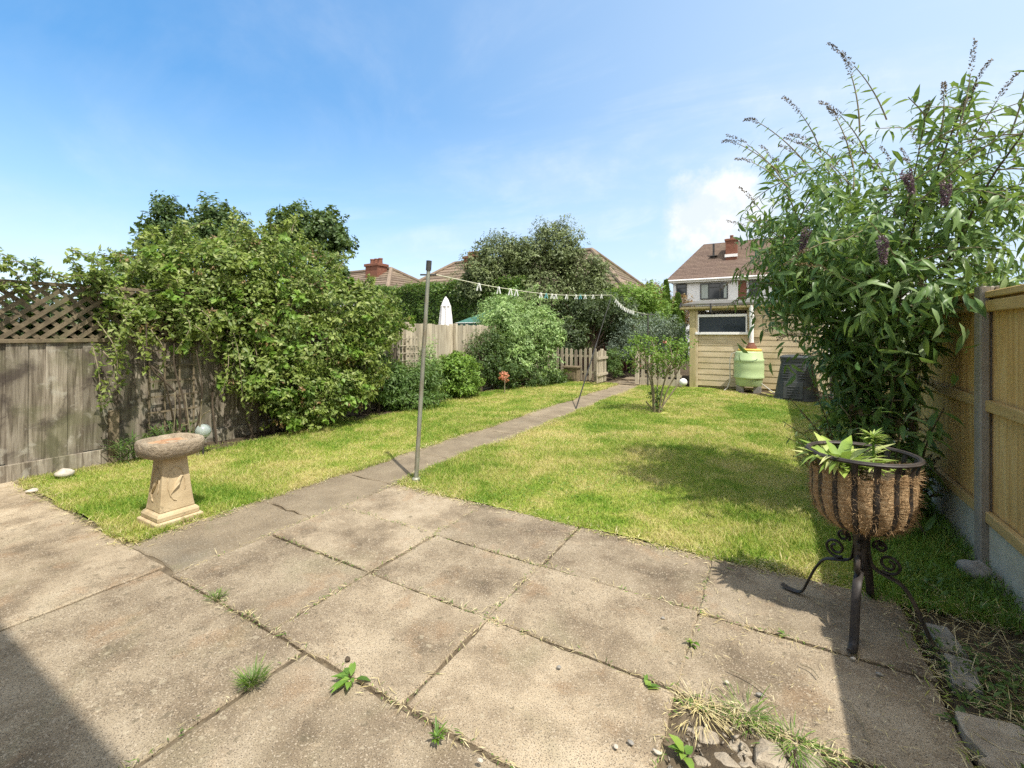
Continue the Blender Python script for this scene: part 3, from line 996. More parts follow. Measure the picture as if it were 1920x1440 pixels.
# ------------------------------------------------------------------ left fence
def left_fence():
    t = thing('weathered_fence', 'old grey board fence with diagonal lattice top behind the birdbath', 'fence', (FXL, 4.0, 0))
    b = B()
    y = -0.6
    i = 0
    while y < 7.15:
        w = 0.155 + random.uniform(-.012, .012)
        z0 = 0.16 + random.uniform(-.012, .012)
        b.box((FXL - 0.014 + (0.017 if i % 2 else 0) + random.uniform(-.003, .003), y + w / 2, (z0 + 1.46) / 2), (0.018, w + 0.012, 1.46 - z0), Matrix.Rotation(R(random.uniform(-.35, .35)), 3, 'X'))
        y += w
        i += 1
    b.build('board_panel', M['oldwood'], t, bevel=0.003)
    b = B()
    for y0 in (-0.6, 1.25, 3.1, 4.95):
        b.box((FXL + 0.03, y0 + 0.92, 0.025), (0.04, 1.82, 0.27), Matrix.Rotation(R(random.uniform(-.8, .8)), 3, 'X'))
    b.build('gravel_board', M['oldwood'], t, bevel=0.004)
    B().bx(FXL - 0.03, FXL + 0.035, -0.6, 7.2, 1.45, 1.495).build('capping_rail', M['lattice'], t, bevel=0.004)
    B().bx(FXL - 0.02, FXL + 0.02, -0.6, 5.3, 2.085, 2.125).build('top_rail', M['lattice'], t, bevel=0.004)
    b = B()
    z0, z1 = 1.495, 2.085
    h = z1 - z0
    for s_, xo in ((1, 0.008), (-1, -0.008)):
        y = -1.3
        while y < 5.2:
            ya, yb = y, y + s_ * h * 1.15
            b.bar((FXL + xo, ya, z0), (FXL + xo, yb, z1), 0.01, 0.044, up=(0, 0.01, 1))
            y += 0.155
    b.build('lattice_panel', M['lattice'], t)
    for y in (-0.55, 3.02, 5.28, 7.15):
        B().bx(FXL - 0.10, FXL - 0.025, y - .04, y + .04, -0.05, 2.1 if y < 6 else 1.6).build('post', M['oldwood'], t, bevel=0.004)
    c = G(223, 868)
    B().bx(FXL + 0.05, FXL + 0.085, c[1] - .05, c[1] + .05, -0.03, 0.62).build('stake', M['lattice'], t, bevel=0.004)


left_fence()


def lower_fence():
    t = thing('board_fence', 'plain upright board fence in front of the closed white parasol', 'fence', (FXL, 10, 0))
    b = B()
    y = 7.22
    while y < 13.7:
        w = 0.11 + random.uniform(-.01, .01)
        b.bx(FXL - 0.012 + random.uniform(-.006, .006), FXL + 0.01, y, y + w - 0.006, 0.03, 1.77 + random.uniform(-.02, .02))
        y += w
    b.build('board_panel', M['picket'], t, bevel=0.003)
    for y in (7.3, 9.05, 10.9, 12.7):
        B().bx(FXL + 0.02, FXL + 0.10, y - .04, y + .04, -0.03, 1.80).build('post', M['picket'], t, bevel=0.004)
    for z in (0.4, 1.45):
        B().bx(FXL - 0.06, FXL - 0.02, 7.22, 13.7, z - .04, z + .04).build('rail', M['picket'], t)


lower_fence()


def trellis(name, x, y0, y1, z0, z1, dy, dz, label, m):
    b = B()
    y = y0
    while y <= y1 + 1e-6:
        b.bx(x, x + .012, y - .01, y + .01, z0, z1)
        y += dy
    z = z0 + .08
    while z <= z1:
        b.bx(x + .013, x + .025, y0 - .02, y1 + .02, z - .01, z + .01)
        z += dz
    return tag(b.build(name, m, None, origin=(x, (y0 + y1) / 2, z0)), label, 'trellis')


trellis('garden_trellis', FXL + 0.06, 2.62, 3.15, 0.05, 1.42, 0.17, 0.2, 'brown square trellis on the old fence behind the birdbath', M['lattice'])
trellis('garden_trellis', FXL + 0.12, 7.0, 7.55, 0.25, 1.5, 0.11, 0.16, 'pale square trellis at the start of the lower board fence', M['picket'])

# ------------------------------------------------------------------ right fence
def right_fence():
    t = thing('closeboard_fence', 'new golden closeboard fence with concrete posts and gravel boards', 'fence', (FXR, 4.2, 0))
    posts = [0.55, 2.38, 4.2, 6.03, 7.86, 9.69, 11.52, 13.35]
    for i, y in enumerate(posts):
        b = B()
        b.bx(FXR - 0.055, FXR - 0.005, y - .055, y + .055, -0.16, 1.87)
        b.bx(FXR - 0.005, FXR + 0.025, y - .03, y + .03, -0.16, 1.87)
        b.bx(FXR + 0.025, FXR + 0.06, y - .055, y + .055, -0.16, 1.87)
        b.build('concrete_post', M['concpost'], t, bevel=0.008)
        if i == len(posts) - 1: break
        y0, y1 = y + .06, posts[i + 1] - .06
        st = random.uniform(-.01, .01) + (0.05 if y > 4 else 0)*0
        B().bx(FXR - 0.012, FXR + 0.03, y0 - .03, y1 + .03, -0.16, 0.30).build('gravel_board', M['gravel'], t, bevel=0.006)
        b = B()
        yy_ = y0 - 0.02
        k = 0
        while yy_ < y1:
            w = min(0.125, y1 + .02 - yy_)
            b.box((FXR + 0.022 + random.uniform(-.002, .002), yy_ + w / 2, (0.31 + 1.79) / 2 + st), (0.014, w + 0.01, 1.48), Matrix.Rotation(R(5.5), 3, 'Z'))
            yy_ += w
            k += 1
        b.build('board_panel', M['newwood'], t)
        for z in (0.302, 1.04, 1.70):
            r_ = B()
            zz = z + st
            r_.prism([(FXR - 0.03, y0 - .02), (FXR + 0.008, y0 - .02), (FXR + 0.008, y1 + .02), (FXR - 0.03, y1 + .02)], zz, zz + .075)
            r_.build('rail', M['newrail'], t, bevel=0.006)
        B().bx(FXR - 0.032, FXR + 0.036, y0 - .02, y1 + .02, 1.792 + st, 1.835 + st).build('capping_rail', M['newrail'], t, bevel=0.005)


right_fence()

# ------------------------------------------------------------------ house behind the camera (throws the shade on the patio corner)
def own_house():
    t = thing('house', 'house standing behind the patio whose shade falls on its near left corner', 'house', (-3, -5, 0))
    B().bx(-8.2, 1.1, -8.6, -0.85, -0.05, 5.0).build('wall', M['render'], t)
    b = B()
    b.add([(-8.5, -9.0, 4.95), (1.3, -9.0, 4.95), (1.3, -0.62, 4.95), (-8.5, -0.62, 4.95), (-7.5, -4.7, 7.9), (0.6, -4.7, 7.9)],
          [(0, 1, 5, 4), (2, 3, 4, 5), (1, 2, 5), (3, 0, 4), (3, 2, 1, 0)])
    b.build('roof', M['rooftile'], t)
    B().bx(-8.4, 1.25, -0.62, -0.53, 4.88, 5.0).build('gutter', M['white'], t)
    w = B().bx(-2.6, -0.4, -0.86, -0.80, 0.05, 2.1).build('door_frame', M['white'], t)
    B().bx(-2.5, -0.5, -0.80, -0.795, 0.12, 2.03).build('pane', M['glass'], w)


own_house()

# ------------------------------------------------------------------ far houses
def hip_roof(b, x0, x1, y0, y1, ze, zr, rx0, rx1, courses, lip=0.035):
    ym = (y0 + y1) / 2
    for k in range(courses):
        t0, t1 = k / courses, (k + 1) / courses
        def ring(t):
            return [(x0 + (rx0 - x0) * t, y0 + (ym - y0) * t), (x1 + (rx1 - x1) * t, y0 + (ym - y0) * t),
                    (x1 + (rx1 - x1) * t, y1 + (ym - y1) * t), (x0 + (rx0 - x0) * t, y1 + (ym - y1) * t)]
        a, c = ring(t0), ring(t1)
        za, zc = ze + (zr - ze) * t0, ze + (zr - ze) * t1
        for i in range(4):
            j = (i + 1) % 4
            vs = [(*a[i], za), (*a[j], za), (*a[j], za + lip), (*a[i], za + lip), (*c[j], zc + 0.004), (*c[i], zc + 0.004)]
            b.add(vs, [(0, 1, 2, 3), (3, 2, 4, 5)])


def chimney(parent, x0, x1, y0, y1, z0, z1, pots=2):
    b = B()
    b.bx(x0, x1, y0, y1, z0, z1)
    b.bx(x0 - .06, x1 + .06, y0 - .06, y1 + .06, z1 - .16, z1 - .02)
    c = b.build('chimney', M['brick'], parent, bevel=0.01)
    for i in range(pots):
        x = x0 + (x1 - x0) * (i + .5) / pots
        B().lathe((x, (y0 + y1) / 2, z1 - .03), [(.12, 0), (.11, .25), (.13, .27), (.12, .32)], 10).build('chimney_pot', M['brick'], c, smooth=True)
    return c


def window(parent, x0, x1, y, z0, z1, mull=(), dark=True, m=None):
    m = m or M['black']
    b = B()
    fw = 0.07
    b.bx(x0, x1, y - .05, y + .03, z1 - fw, z1)
    b.bx(x0, x1, y - .07, y + .03, z0, z0 + fw)
    b.bx(x0, x0 + fw, y - .05, y + .03, z0 + fw, z1 - fw)
    b.bx(x1 - fw, x1, y - .05, y + .03, z0 + fw, z1 - fw)
    for q in mull:
        if q[0] == 'v':
            b.bx(q[1] - fw / 2, q[1] + fw / 2, y - .045, y + .03, z0 + fw, z1 - fw)
        else:
            b.bx(q[2], q[3], y - .04, y + .025, q[1] - fw / 2, q[1] + fw / 2)
    w = b.build('window', m, parent)
    B().bx(x0 + fw, x1 - fw, y - .02, y + .012, z0 + fw, z1 - fw).build('pane', M['glass'], w)
    return w


def curtain(w, x0, x1, y, z0, z1):
    return B().bx(x0, x1, y - .028, y - .0205, z0, z1).build('curtain', M['curtain'], w)


M['curtain'] = surf('pale curtain', [(0.3, (0.30, 0.34, 0.31)), (0.7, (0.42, 0.46, 0.42))], scale=3, map_scale=(8, 1, 1), rough=0.6, bump=0.1)


def white_house():
    Y = 34.0
    xl = XA(1262, Y)
    t = thing('white_house', 'white rendered house with brown hipped tile roof beyond the shed', 'house', (0, Y + 3, 0))
    ze = 5.35
    B().bx(xl, 7.0, Y, Y + 6.6, -0.1, ze - .02).build('wall', M['render'], t)
    b = B()
    hip_roof(b, xl - .45, 7.4, Y - .4, Y + 7.0, ze, 8.42, XA(1320, Y + 3.3), 4.5, 26, 0.03)
    rf = b.build('roof', M['rooftile'], t)
    B().bx(xl - .42, 7.3, Y - .385, Y - .33, ze - .2, ze - .015).build('fascia', M['white'], t)
    b = B()
    b.tube([(xl - .45, Y - .46, ze - .04), (7.3, Y - .46, ze - .04)], 0.07, 8)
    b.build('gutter', M['white'], t, smooth=True)
    c = chimney(rf, XA(1362, 36), XA(1383, 36), 35.3, 36.2, 6.6, 8.3, 1)
    x0 = XA(1362, 36); x1 = XA(1383, 36)
    B().bx(x0 - .05, x1 + .05, 35.22, 35.298, 6.98, 7.18).build('flashing', M['white'], c)
    v = B()
    xv = XA(1339, 36)
    v.tube([(xv, 35.7, 7.0), (xv, 35.7, 8.1)], 0.07, 8)
    v.box((xv, 35.62, 7.2), (.5, .3, .06))
    v.build('vent_pipe', M['darkmetal'], rf)
    w1 = XA(1268, Y), XA(1288, Y)
    z = lambda py, x: ZA(py, x, Y)
    window(t, w1[0], w1[1], Y, z(558, w1[0]), z(533, w1[0]), [('h', z(541, w1[0]), w1[0], w1[1])])
    w2 = XA(1313, Y), XA(1365, Y)
    a, c2 = w2[0] + .55, w2[1] - .5
    wb = window(t, w2[0], w2[1], Y, z(562, w2[0]), z(532, w2[0]), [('v', a), ('v', c2), ('h', z(540, w2[0]), a, c2)])
    curtain(wb, w2[0] + .075, a - .04, Y, z(562, w2[0]) + .08, z(532, w2[0]) - .08)
    curtain(wb, w2[1] - .26, w2[1] - .075, Y, z(562, w2[0]) + .08, z(532, w2[0]) - .08)
    B().bx(XA(1384, Y), XA(1400, Y), Y - .012, Y, 1.0, ze - .25).build('brick_panel', M['brick'], t)
    window(t, XA(1404, Y), XA(1425, Y), Y, 4.0, 5.1, [])
    window(t, 1.2, 3.2, Y, 3.9, 5.1, [('v', 2.2)])
    window(t, w2[0], w2[1], Y, 1.0, 2.3, [('v', a), ('v', c2)])


white_house()


def bungalow(label, Y, half, ze, zr, rxl, rxr, ext, ch):
    xc = (rxl + rxr) / 2
    t = thing('bungalow', label, 'bungalow', (xc, Y, 0), 'tiled bungalows beyond the hedge')
    x0, x1 = rxl - ext, rxr + ext
    B().bx(x0 + .4, x1 - .4, Y - half + .4, Y + half - .4, -0.1, ze - .01).build('wall', M['brick'], t)
    b = B()
    hip_roof(b, x0, x1, Y - half, Y + half, ze, zr, rxl, rxr, 13, 0.06)
    r = b.build('roof', M['conctile'], t)
    rb = B()
    for (a, c) in (((x0, Y - half, ze), (rxl, Y, zr)), ((x1, Y - half, ze), (rxr, Y, zr)), ((rxl, Y, zr), (rxr, Y, zr)), ((x0, Y + half, ze), (rxl, Y, zr)), ((x1, Y + half, ze), (rxr, Y, zr))):
        rb.tube([(a[0], a[1], a[2] + .05), (c[0], c[1], c[2] + .05)], 0.11, 8)
    rb.build('ridge_tiles', M['conctile'], r, smooth=True)
    B().bx(x0, x1, Y - half - .06, Y - half - .005, ze - .15, ze + .0).build('gutter', M['white'], t)
    window(t, xc - 1.2, xc + 1.2, Y - half + .4, 1.0, 2.3, [('v', xc)], m=M['white'])
    c = chimney(r, *ch, 3)
    B().bx(ch[0] - .05, ch[1] + .05, ch[2] - .04, ch[2] - .002, ch[4] + .1, ch[4] + .5).build('flashing', M['white'], c)


Yb = 18.0
bungalow('brown bungalow roof with chimney left of the washing line pole', Yb, 3.6, 3.0, ZA(506, XA(730, Yb), Yb), XA(655, Yb), XA(733, Yb), 3.3,
         (XA(693, Yb - .6), XA(716, Yb - .6), Yb - .9, Yb - .2, 4.0, ZA(489, XA(703, Yb - .5), Yb - .5) - .2))
Yb = 22.0
bungalow('wide brown bungalow roof half hidden behind the olive grey tree', Yb, 4.0, 3.0, ZA(495, XA(853, Yb), Yb), XA(853, Yb), XA(1110, Yb), 3.2,
         (XA(875, Yb - .6), XA(896, Yb - .6), Yb - .9, Yb - .1, 4.6, ZA(475, XA(885, Yb - .5), Yb - .5) - .2))

# ------------------------------------------------------------------ shed
SY = 13.92
def shed():
    x0 = XA(1305, SY)
    x1 = 1.205
    t = thing('garden_shed', 'cream weatherboard shed with narrow window beside the new fence', 'shed', ((x0 + x1) / 2, SY + 1.2, 0))
    top = 2.28
    wx0, wx1 = XA(1308, SY), XA(1399, SY)
    wz0, wz1 = 1.555 - (624 - HY) / F * 13, 1.555 - (594 - HY) / F * 13
    wz0, wz1 = ZA(624, wx0, SY), ZA(592, wx0, SY)
    b = B()
    z = 0.06
    while z < top:
        h = 0.165
        spans = [(x0, x1)]
        zt = min(z + h, top)
        if zt > wz0 and z < wz1:
            spans = [(x0, wx0 - .02), (wx1 + .02, x1)]
        for a, c in spans:
            if c - a < .02: continue
            b.add([(a, SY - .015, z), (c, SY - .015, z), (c, SY, z), (a, SY, z), (a, SY - .004, zt + .004), (c, SY - .004, zt + .004), (c, SY + .012, zt), (a, SY + .012, zt)],
                  [(0, 1, 5, 4), (0, 3, 2, 1), (0, 4, 7, 3), (1, 2, 6, 5), (4, 5, 6, 7)])
        z += h
    b.build('front_wall', M['shed'], t)
    b = B()
    b.bx(x0, x0 + .05, SY + .05, SY + 2.6, 0.0, top)
    b.bx(x1 - .05, x1, SY + .05, SY + 2.6, 0.0, top)
    b.bx(x0 + .05, x1 - .05, SY + 2.55, SY + 2.6, 0.0, top + .15)
    b.bx(x0 + .05, x1 - .05, SY + .05, SY + 2.55, 0.0, 0.05)
    b.build('side_wall', M['shed'], t)
    B().bx(x0 - .17, x0, SY - .07, SY + .1, -0.02, top + .02).build('corner_post', M['shedpost'], t, bevel=.006)
    B().bx(x0 + .0, x0 + .055, SY - .055, SY - .024, 0.0, top).build('corner_trim', M['shed'], t, bevel=.004)
    xm = XA(1416, SY)
    B().bx(xm - .16, xm + .17, SY - .05, SY - .024, wz0 - .12, top).build('cover_strip', M['shed'], t)
    b = B()
    fw = .042
    b.bx(wx0 - .03, wx1 + .03, SY - .05, SY + .03, wz1 - fw, wz1 + .03)
    b.bx(wx0 - .05, wx1 + .05, SY - .085, SY + .03, wz0 - .05, wz0 + .02)
    b.bx(wx0 - .03, wx0 + .04, SY - .049, SY + .03, wz0 + .02, wz1 - fw)
    b.bx(wx1 - .01, wx1 + .03, SY - .049, SY + .03, wz0 + .02, wz1 - fw)
    w = b.build('window', M['white'], t, bevel=.004)
    B().bx(wx0 + .04, wx1 - .01, SY, SY + .012, wz0 + .02, wz1 - fw).build('pane', M['glass'], w)
    b = B()
    b.add([(x0 - .35, SY - .22, top + .06), (x1 + .1, SY - .22, top + .06), (x1 + .1, SY + 2.8, top + .34), (x0 - .35, SY + 2.8, top + .34),
           (x0 - .35, SY - .22, top + .12), (x1 + .1, SY - .22, top + .12), (x1 + .1, SY + 2.8, top + .40), (x0 - .35, SY + 2.8, top + .40)],
          [(3, 2, 1, 0), (4, 5, 6, 7), (0, 1, 5, 4), (1, 2, 6, 5), (2, 3, 7, 6), (3, 0, 4, 7)])
    b.build('roof', M['felt'], t)
    b = B()
    b.tube([(x0 - .42, SY - .16, top + .0), (x1, SY - .16, top + .03)], .05, 10)
    b.build('gutter', M['shedpost'], t, smooth=True)
    b = B()
    b.tube([(x0 - .4, SY - .24, top + .03), (x0 - .36, SY - .21, top + .16)], .03, 6)
    b.build('bracket', M['darkmetal'], t)
    b = B()
    b.tube([(x0 + .42, SY - .22, top + .12), (x0 + .42, SY - .22, top - .12), (x0 + .45, SY - .10, top - .16)], .02, 6)
    b.build('bracket', M['darkmetal'], t)
    xd = XA(1409, SY - .2)
    b = B()
    b.tube([(xd, SY - .16, top + .04), (xd, SY - .16, 1.15)], .055, 12)
    b.tube([(xd, SY - .16, 1.25), (xd, SY - .16, 1.31)], .065, 12)
    b.tube([(xd, SY - .16, 2.0), (xd, SY - .16, 2.05)], .065, 12)
    b.build('downpipe', M['white'], t, smooth=True)


shed()


def water_butt():
    c = G(1405, 737)
    c = np.array([XA(1404, 13.42), 13.42, 0.0])
    t = thing('water_butt', 'pale green ribbed water butt with yellow lid under the white downpipe', 'water butt', c)
    z0 = 0.17
    pr = [(0.30, 0), (0.315, .02), (.335, .16), (.35, .2), (.372, .215), (.372, .265), (.36, .285), (.372, .44), (.372, .55), (.36, .62), (.372, .64), (.372, .69), (.35, .71), (.335, .86), (.315, .89), (.28, .90)]
    B().lathe((c[0], c[1], z0), [(r * 0.97, z * 1.02) for r, z in pr], 32).build('barrel', M['butt'], t, smooth=True, angle=50)
    b = B()
    b.lathe((c[0] + .02, c[1], z0 + .915), [(.28, 0), (.285, .01), (.285, .045), (.26, .06), (.12, .065)], 28)
    b.build('lid', M['yellow'], t, smooth=True)
    b = B()
    b.lathe((c[0] + .06, c[1], z0 + .98), [(.13, 0), (.13, .05), (.09, .10), (.075, .16)], 16)
    b.build('rain_inlet', M['brick'], t, smooth=True)
    for dx in (-.2, .2):
        B().bx(c[0] + dx - .09, c[0] + dx + .09, c[1] - .2, c[1] + .2, -0.02, z0).build('block', M['block'], t, bevel=.006)
    b = B()
    p = [(c[0] - .30, c[1] - .05, z0 + .88), (c[0] - .40, c[1] - .06, z0 + .84), (c[0] - .45, c[1] - .06, z0 + .65), (c[0] - .44, c[1] - .07, z0 + .3), (c[0] - .44, c[1] - .08, z0 + .12), (c[0] - .5, c[1] - .12, .1), (c[0] - .58, c[1] - .16, .02)]
    b.tube(p, .014, 8)
    b.build('hose', M['rubber'], t, smooth=True)
    b = B()
    b.tube([(c[0] + .3, c[1] - .12, z0 + .08), (c[0] + .42, c[1] - .18, .16), (c[0] + .55, c[1] - .22, .06), (c[0] + .7, c[1] - .2, .02)], .014, 8)
    b.build('hose', M['rubber'], t, smooth=True)


water_butt()


def compost_bin():
    c = np.array([XA(1494, 12.55), 12.55, 0.0])
    t = thing('compost_bin', 'black tapering plastic compost bin between the shed and buddleia', 'compost bin', c)
    w0, w1, h = .44, .30, .98
    rot = R(-12)
    b = B()
    n = 28
    b.lathe((c[0], c[1], 0), [(w0 * 1.02, 0), (w0 * 1.02, .03), (w0 * .99, .04), (w1 * 1.02, h - .1), (w1 * 1.06, h - .09), (w1 * 1.04, h)], n, sq=4.0, rot=rot)
    b.build('body', M['black'], t, smooth=True, angle=30)
    B().lathe((c[0], c[1], h), [(w1 * 1.1, -.02), (w1 * 1.1, .02), (w1 * .9, .06), (w1 * .2, .075)], n, sq=4.0, rot=rot).build('lid', M['black'], t, smooth=True, angle=30)
    fx, fy = math.sin(rot), -math.cos(rot)
    tilt = math.atan2(w0 - w1, h)
    rm = Matrix.Rotation(rot, 3, 'Z') @ Matrix.Rotation(-tilt, 3, 'X')
    def on(z, out_, side=0):
        d = w0 + (w1 - w0) * z / h + out_
        return (c[0] + fx * d + math.cos(rot) * side, c[1] + fy * d + math.sin(rot) * side, z)
    b = B()
    b.box(on(.24, .004), (.40, .03, .40), rm)
    for dz in (.14, .2, .26, .32):
        b.box(on(dz, .022), (.24, .02, .022), rm)
    b.build('hatch', M['black'], t, bevel=.01)
    for s_ in (-.2, .2):
        b = B()
        for dz in (.52, .58, .64, .70, .76, .82):
            q = (w1 + (w0 - w1) * (1 - dz / h)) / w0
            b.box(on(dz, .006, s_ * q), (.14, .02, .022), rm)
        b.build('vent_ribs', M['black'], t, bevel=.004)


compost_bin()

# ------------------------------------------------------------------ picket fence and gate
def pickets():
    Y = 13.75
    t = thing('picket_fence', 'low rounded picket fence left of the garden path', 'picket fence', ((-6.7 - 4.75) / 2, Y, 0))
    b = B()
    x = -6.75
    def pick(x, h, yo=0, w=.09):
        pts = [(x - w / 2, 0.04), (x + w / 2, 0.04), (x + w / 2, h - .05), (x + w * .3, h - .01), (x, h), (x - w * .3, h - .01), (x - w / 2, h - .05)]
        n = len(pts)
        vs = [(p[0], Y - .035 + yo, p[1]) for p in pts] + [(p[0], Y - .012 + yo, p[1]) for p in pts]
        b.add(vs, [tuple(range(n)), tuple(range(n, 2 * n))[::-1]] + [(i, n + i, n + (i + 1) % n, (i + 1) % n) for i in range(n)])
    i = 0
    while x < -4.85:
        pick(x, 1.02 + .07 * abs(math.sin(i * .45)) + random.uniform(-.012, .012))
        x += .165
        i += 1
    b.build('picket_panel', M['picket'], t)
    for z in (.3, .82):
        B().bx(-6.8, -4.8, Y - .01, Y + .03, z - .035, z + .035).build('rail', M['picket'], t)
    for x in (-6.8, -4.72):
        B().bx(x - .045, x + .045, Y - .045, Y + .045, -.03, 1.06).build('post', M['picket'], t, bevel=.006)
    b2 = thing('picket_gate', 'open picket gate seen edge on beside the path', 'gate', (-4.6, Y, 0))
    b = B()
    for k in range(6):
        y = Y - .55 + k * .17 - .3
        yy_ = Y + .06 - .9 + k * .15
        b.bx(-4.585, -4.563, yy_ - .04, yy_ + .04, .06, 1.0 + .05 * math.sin(k / 5 * math.pi))
    b.build('picket_panel', M['picket'], b2)
    for z in (.3, .8):
        B().bx(-4.562, -4.525, Y - .88, Y + .02, z - .035, z + .035).build('rail', M['picket'], b2)
    # right run
    t2 = thing('picket_fence', 'short picket fence between the path and the shed', 'picket fence', (-2.9, Y, 0))
    b = B()
    x = -3.42
    while x < -2.32:
        pick(x, .98 + random.uniform(-.02, .02))
        x += .17
    b.build('picket_panel', M['picket'], t2)
    for z in (.3, .78):
        B().bx(-3.5, -2.32, Y - .01, Y + .03, z - .035, z + .035).build('rail', M['picket'], t2)
    B().bx(-3.66, -3.54, Y - .06, Y + .06, -.03, 1.04).build('post', M['picket'], t2, bevel=.006)
    B().bx(-3.5, -2.32, Y - .05, Y - .01, -.02, .2).build('kickboard', M['picket'], t2)
    # wooden box by the pickets
    c = np.array([XA(1073, Y - .25), Y - .25, 0.0])
    tbox = thing('wooden_box', 'small brown wooden box with lid in front of the pickets', 'box', c)
    B().bx(c[0] - .22, c[0] + .22, c[1] - .16, c[1] + .14, -.01, .44).build('body', M['lattice'], tbox, bevel=.005)
    B().bx(c[0] - .26, c[0] + .26, c[1] - .2, c[1] + .16, .441, .50).build('lid', M['lattice'], tbox, bevel=.005)
    B().bx(c[0] - .15, c[0] + .15, c[1] - .185, c[1] - .161, .08, .30).build('panel', M['lattice'], tbox, bevel=.005)
    # a white ball on the ground by the short pickets
    b = B().blob((XA(1281, 13.5), 13.5, .16), .11, 0.02, 18, 12)
    tag(b.build('white_ball', M['white'], None, origin=(XA(1281, 13.5), 13.5, 0.05), smooth='all'), 'white ball resting by the foot of the shed corner', 'ball')


pickets()

# ------------------------------------------------------------------ birdbath
def birdbath():
    c = np.array([-4.37, 1.80, 0.0])
    K = .80
    t = thing('birdbath', 'stone birdbath with sandy tapering pedestal on the left lawn edge', 'birdbath', c)
    S = 2 ** 0.5
    def sq(prof, n=4):
        b = B()
        return b.lathe((c[0], c[1], 0), [(r * S * K, z) for r, z in prof], n, rot=math.pi / 4)
    b = sq([(.215, -.03), (.215, .03), (.205, .036)])
    b.build('plinth', M['stone'], t, bevel=.01, bseg=2)
    b = sq([(.188, .036), (.19, .065), (.178, .08), (.160, .09)])
    b.build('base_moulding', M['stone'], t, bevel=.006)
    prof = []
    for i in range(9):
        u = i / 8
        prof.append((.160 - .052 * u ** .8, .09 + .375 * u))
    ped = sq(prof).build('pedestal', M['stone'], t, bevel=.008, bseg=2)
    # low relief of a bird in an oval wreath, on two faces
    for nrm, sd in (((1, 0), (0, 1)), ((0, -1), (1, 0))):
        b = B()
        def on(u, z, o=0.0):
            r = (.160 - .052 * ((z - .09) / .375)) * K + o
            return (c[0] + nrm[0] * r + sd[0] * u, c[1] + nrm[1] * r + sd[1] * u, z)
        ring = [on(.062 * math.cos(a), .27 + .115 * math.sin(a), .0) for a in np.linspace(-.5, 4.6, 40)]
        b.tube(ring, [.002 + .004 * abs(math.sin(i * .9)) for i in range(40)], 6)
        b.tube([on(-.05, .20), on(-.02, .235), on(.0, .265), on(.02, .295), on(.035, .315), on(.05, .312)], [.003, .009, .017, .015, .012, .003], 8)
        b.tube([on(-.03, .225, .008), on(.005, .262, .012), on(.02, .275, .008)], [.003, .009, .004], 6)
        b.build('relief', M['stone'], ped, smooth=True)
    # thick irregular bowl with a hollow
    b = B()
    n = 44
    prof = [(.12, .452), (.17, .459), (.205, .483), (.217, .525), (.216, .556), (.206, .574), (.19, .578), (.176, .568), (.160, .535), (.10, .520), (.04, .518)]
    b.lathe((c[0], c[1], 0), prof, n, sq=3.2, rot=R(6), jit=.012, sx=1.0, sy=.97)
    b.build('bowl', M['bowl'], t, smooth=True, angle=70)
    b = B()
    b.lathe((c[0], c[1], 0), [(.04, .5205), (.10, .5225), (.150, .530), (.166, .548)], n, sq=3.0, rot=R(6))
    b.f = b.f[:-1]
    b.build('basin', M['clay'], t, smooth='all')
    w = B().blob((c[0] - .02, c[1] - .04, .535), (.075, .035, .024), .3, 12, 8, 3)
    tag(w.build('stone', M['clay'], None, origin=(c[0] - .02, c[1] - .04, .52), smooth='all'), 'reddish flat stone lying in the birdbath bowl', 'stone')

    for o in bpy.data.objects:
        if o.type == 'MESH' and (o.parent is t or (o.parent and o.parent.parent is t) or o.name.startswith('stone') and abs(o.location.x - c[0]) < .1):
            for v in o.data.vertices:
                v.co.z *= 1.17
    for o in bpy.data.objects:
        if o.name.startswith('stone') and abs(o.location.x - c[0]) < .1:
            o.location.z *= 1.17


birdbath()

# globe light on a stick
g = P(381, 808, 5.75)
t = thing('globe_light', 'pale glass garden globe on a stake behind the birdbath', 'garden light', (g[0], g[1], 0))
B().blob(g, .088, 0.0, 28, 18).build('globe', M['globe'], t, smooth='all')
B().tube([(g[0], g[1], -.02), (g[0], g[1], g[2] - .08)], .012, 8).build('stake', M['darkmetal'], t)
B().lathe((g[0], g[1], g[2] - .10), [(.03, 0), (.035, .02), (.03, .03)], 12).build('collar', M['darkmetal'], t, smooth=True)

# ------------------------------------------------------------------ washing line
PB = G(780, 900)
PT = P(804, 497, 4.75)
def wash_pole():
    t = thing('washing_pole', 'tall leaning metal washing line pole at the patio corner', 'pole', PB)
    d = PT - PB
    B().tube([PB + d * q for q in (-.01, .25, .5, .75, 1)], [.024, .023, .022, .021, .020], 14).build('shaft', M['pole'], t, smooth=True)
    B().tube([PB + d * .975, PB + d * 1.02], .029, 12).build('cap', M['darkmetal'], t, smooth=True)
    c = PB + d * .955
    B().tube([c - RT * .085, c, c + RT * .085], .009, 8).build('crossbar', M['darkmetal'], t, smooth=True)
    B().lathe((PB[0], PB[1], 0), [(.045, -.01), (.045, .015), (.03, .03)], 14).build('collar', M['pole'], t, smooth=True)


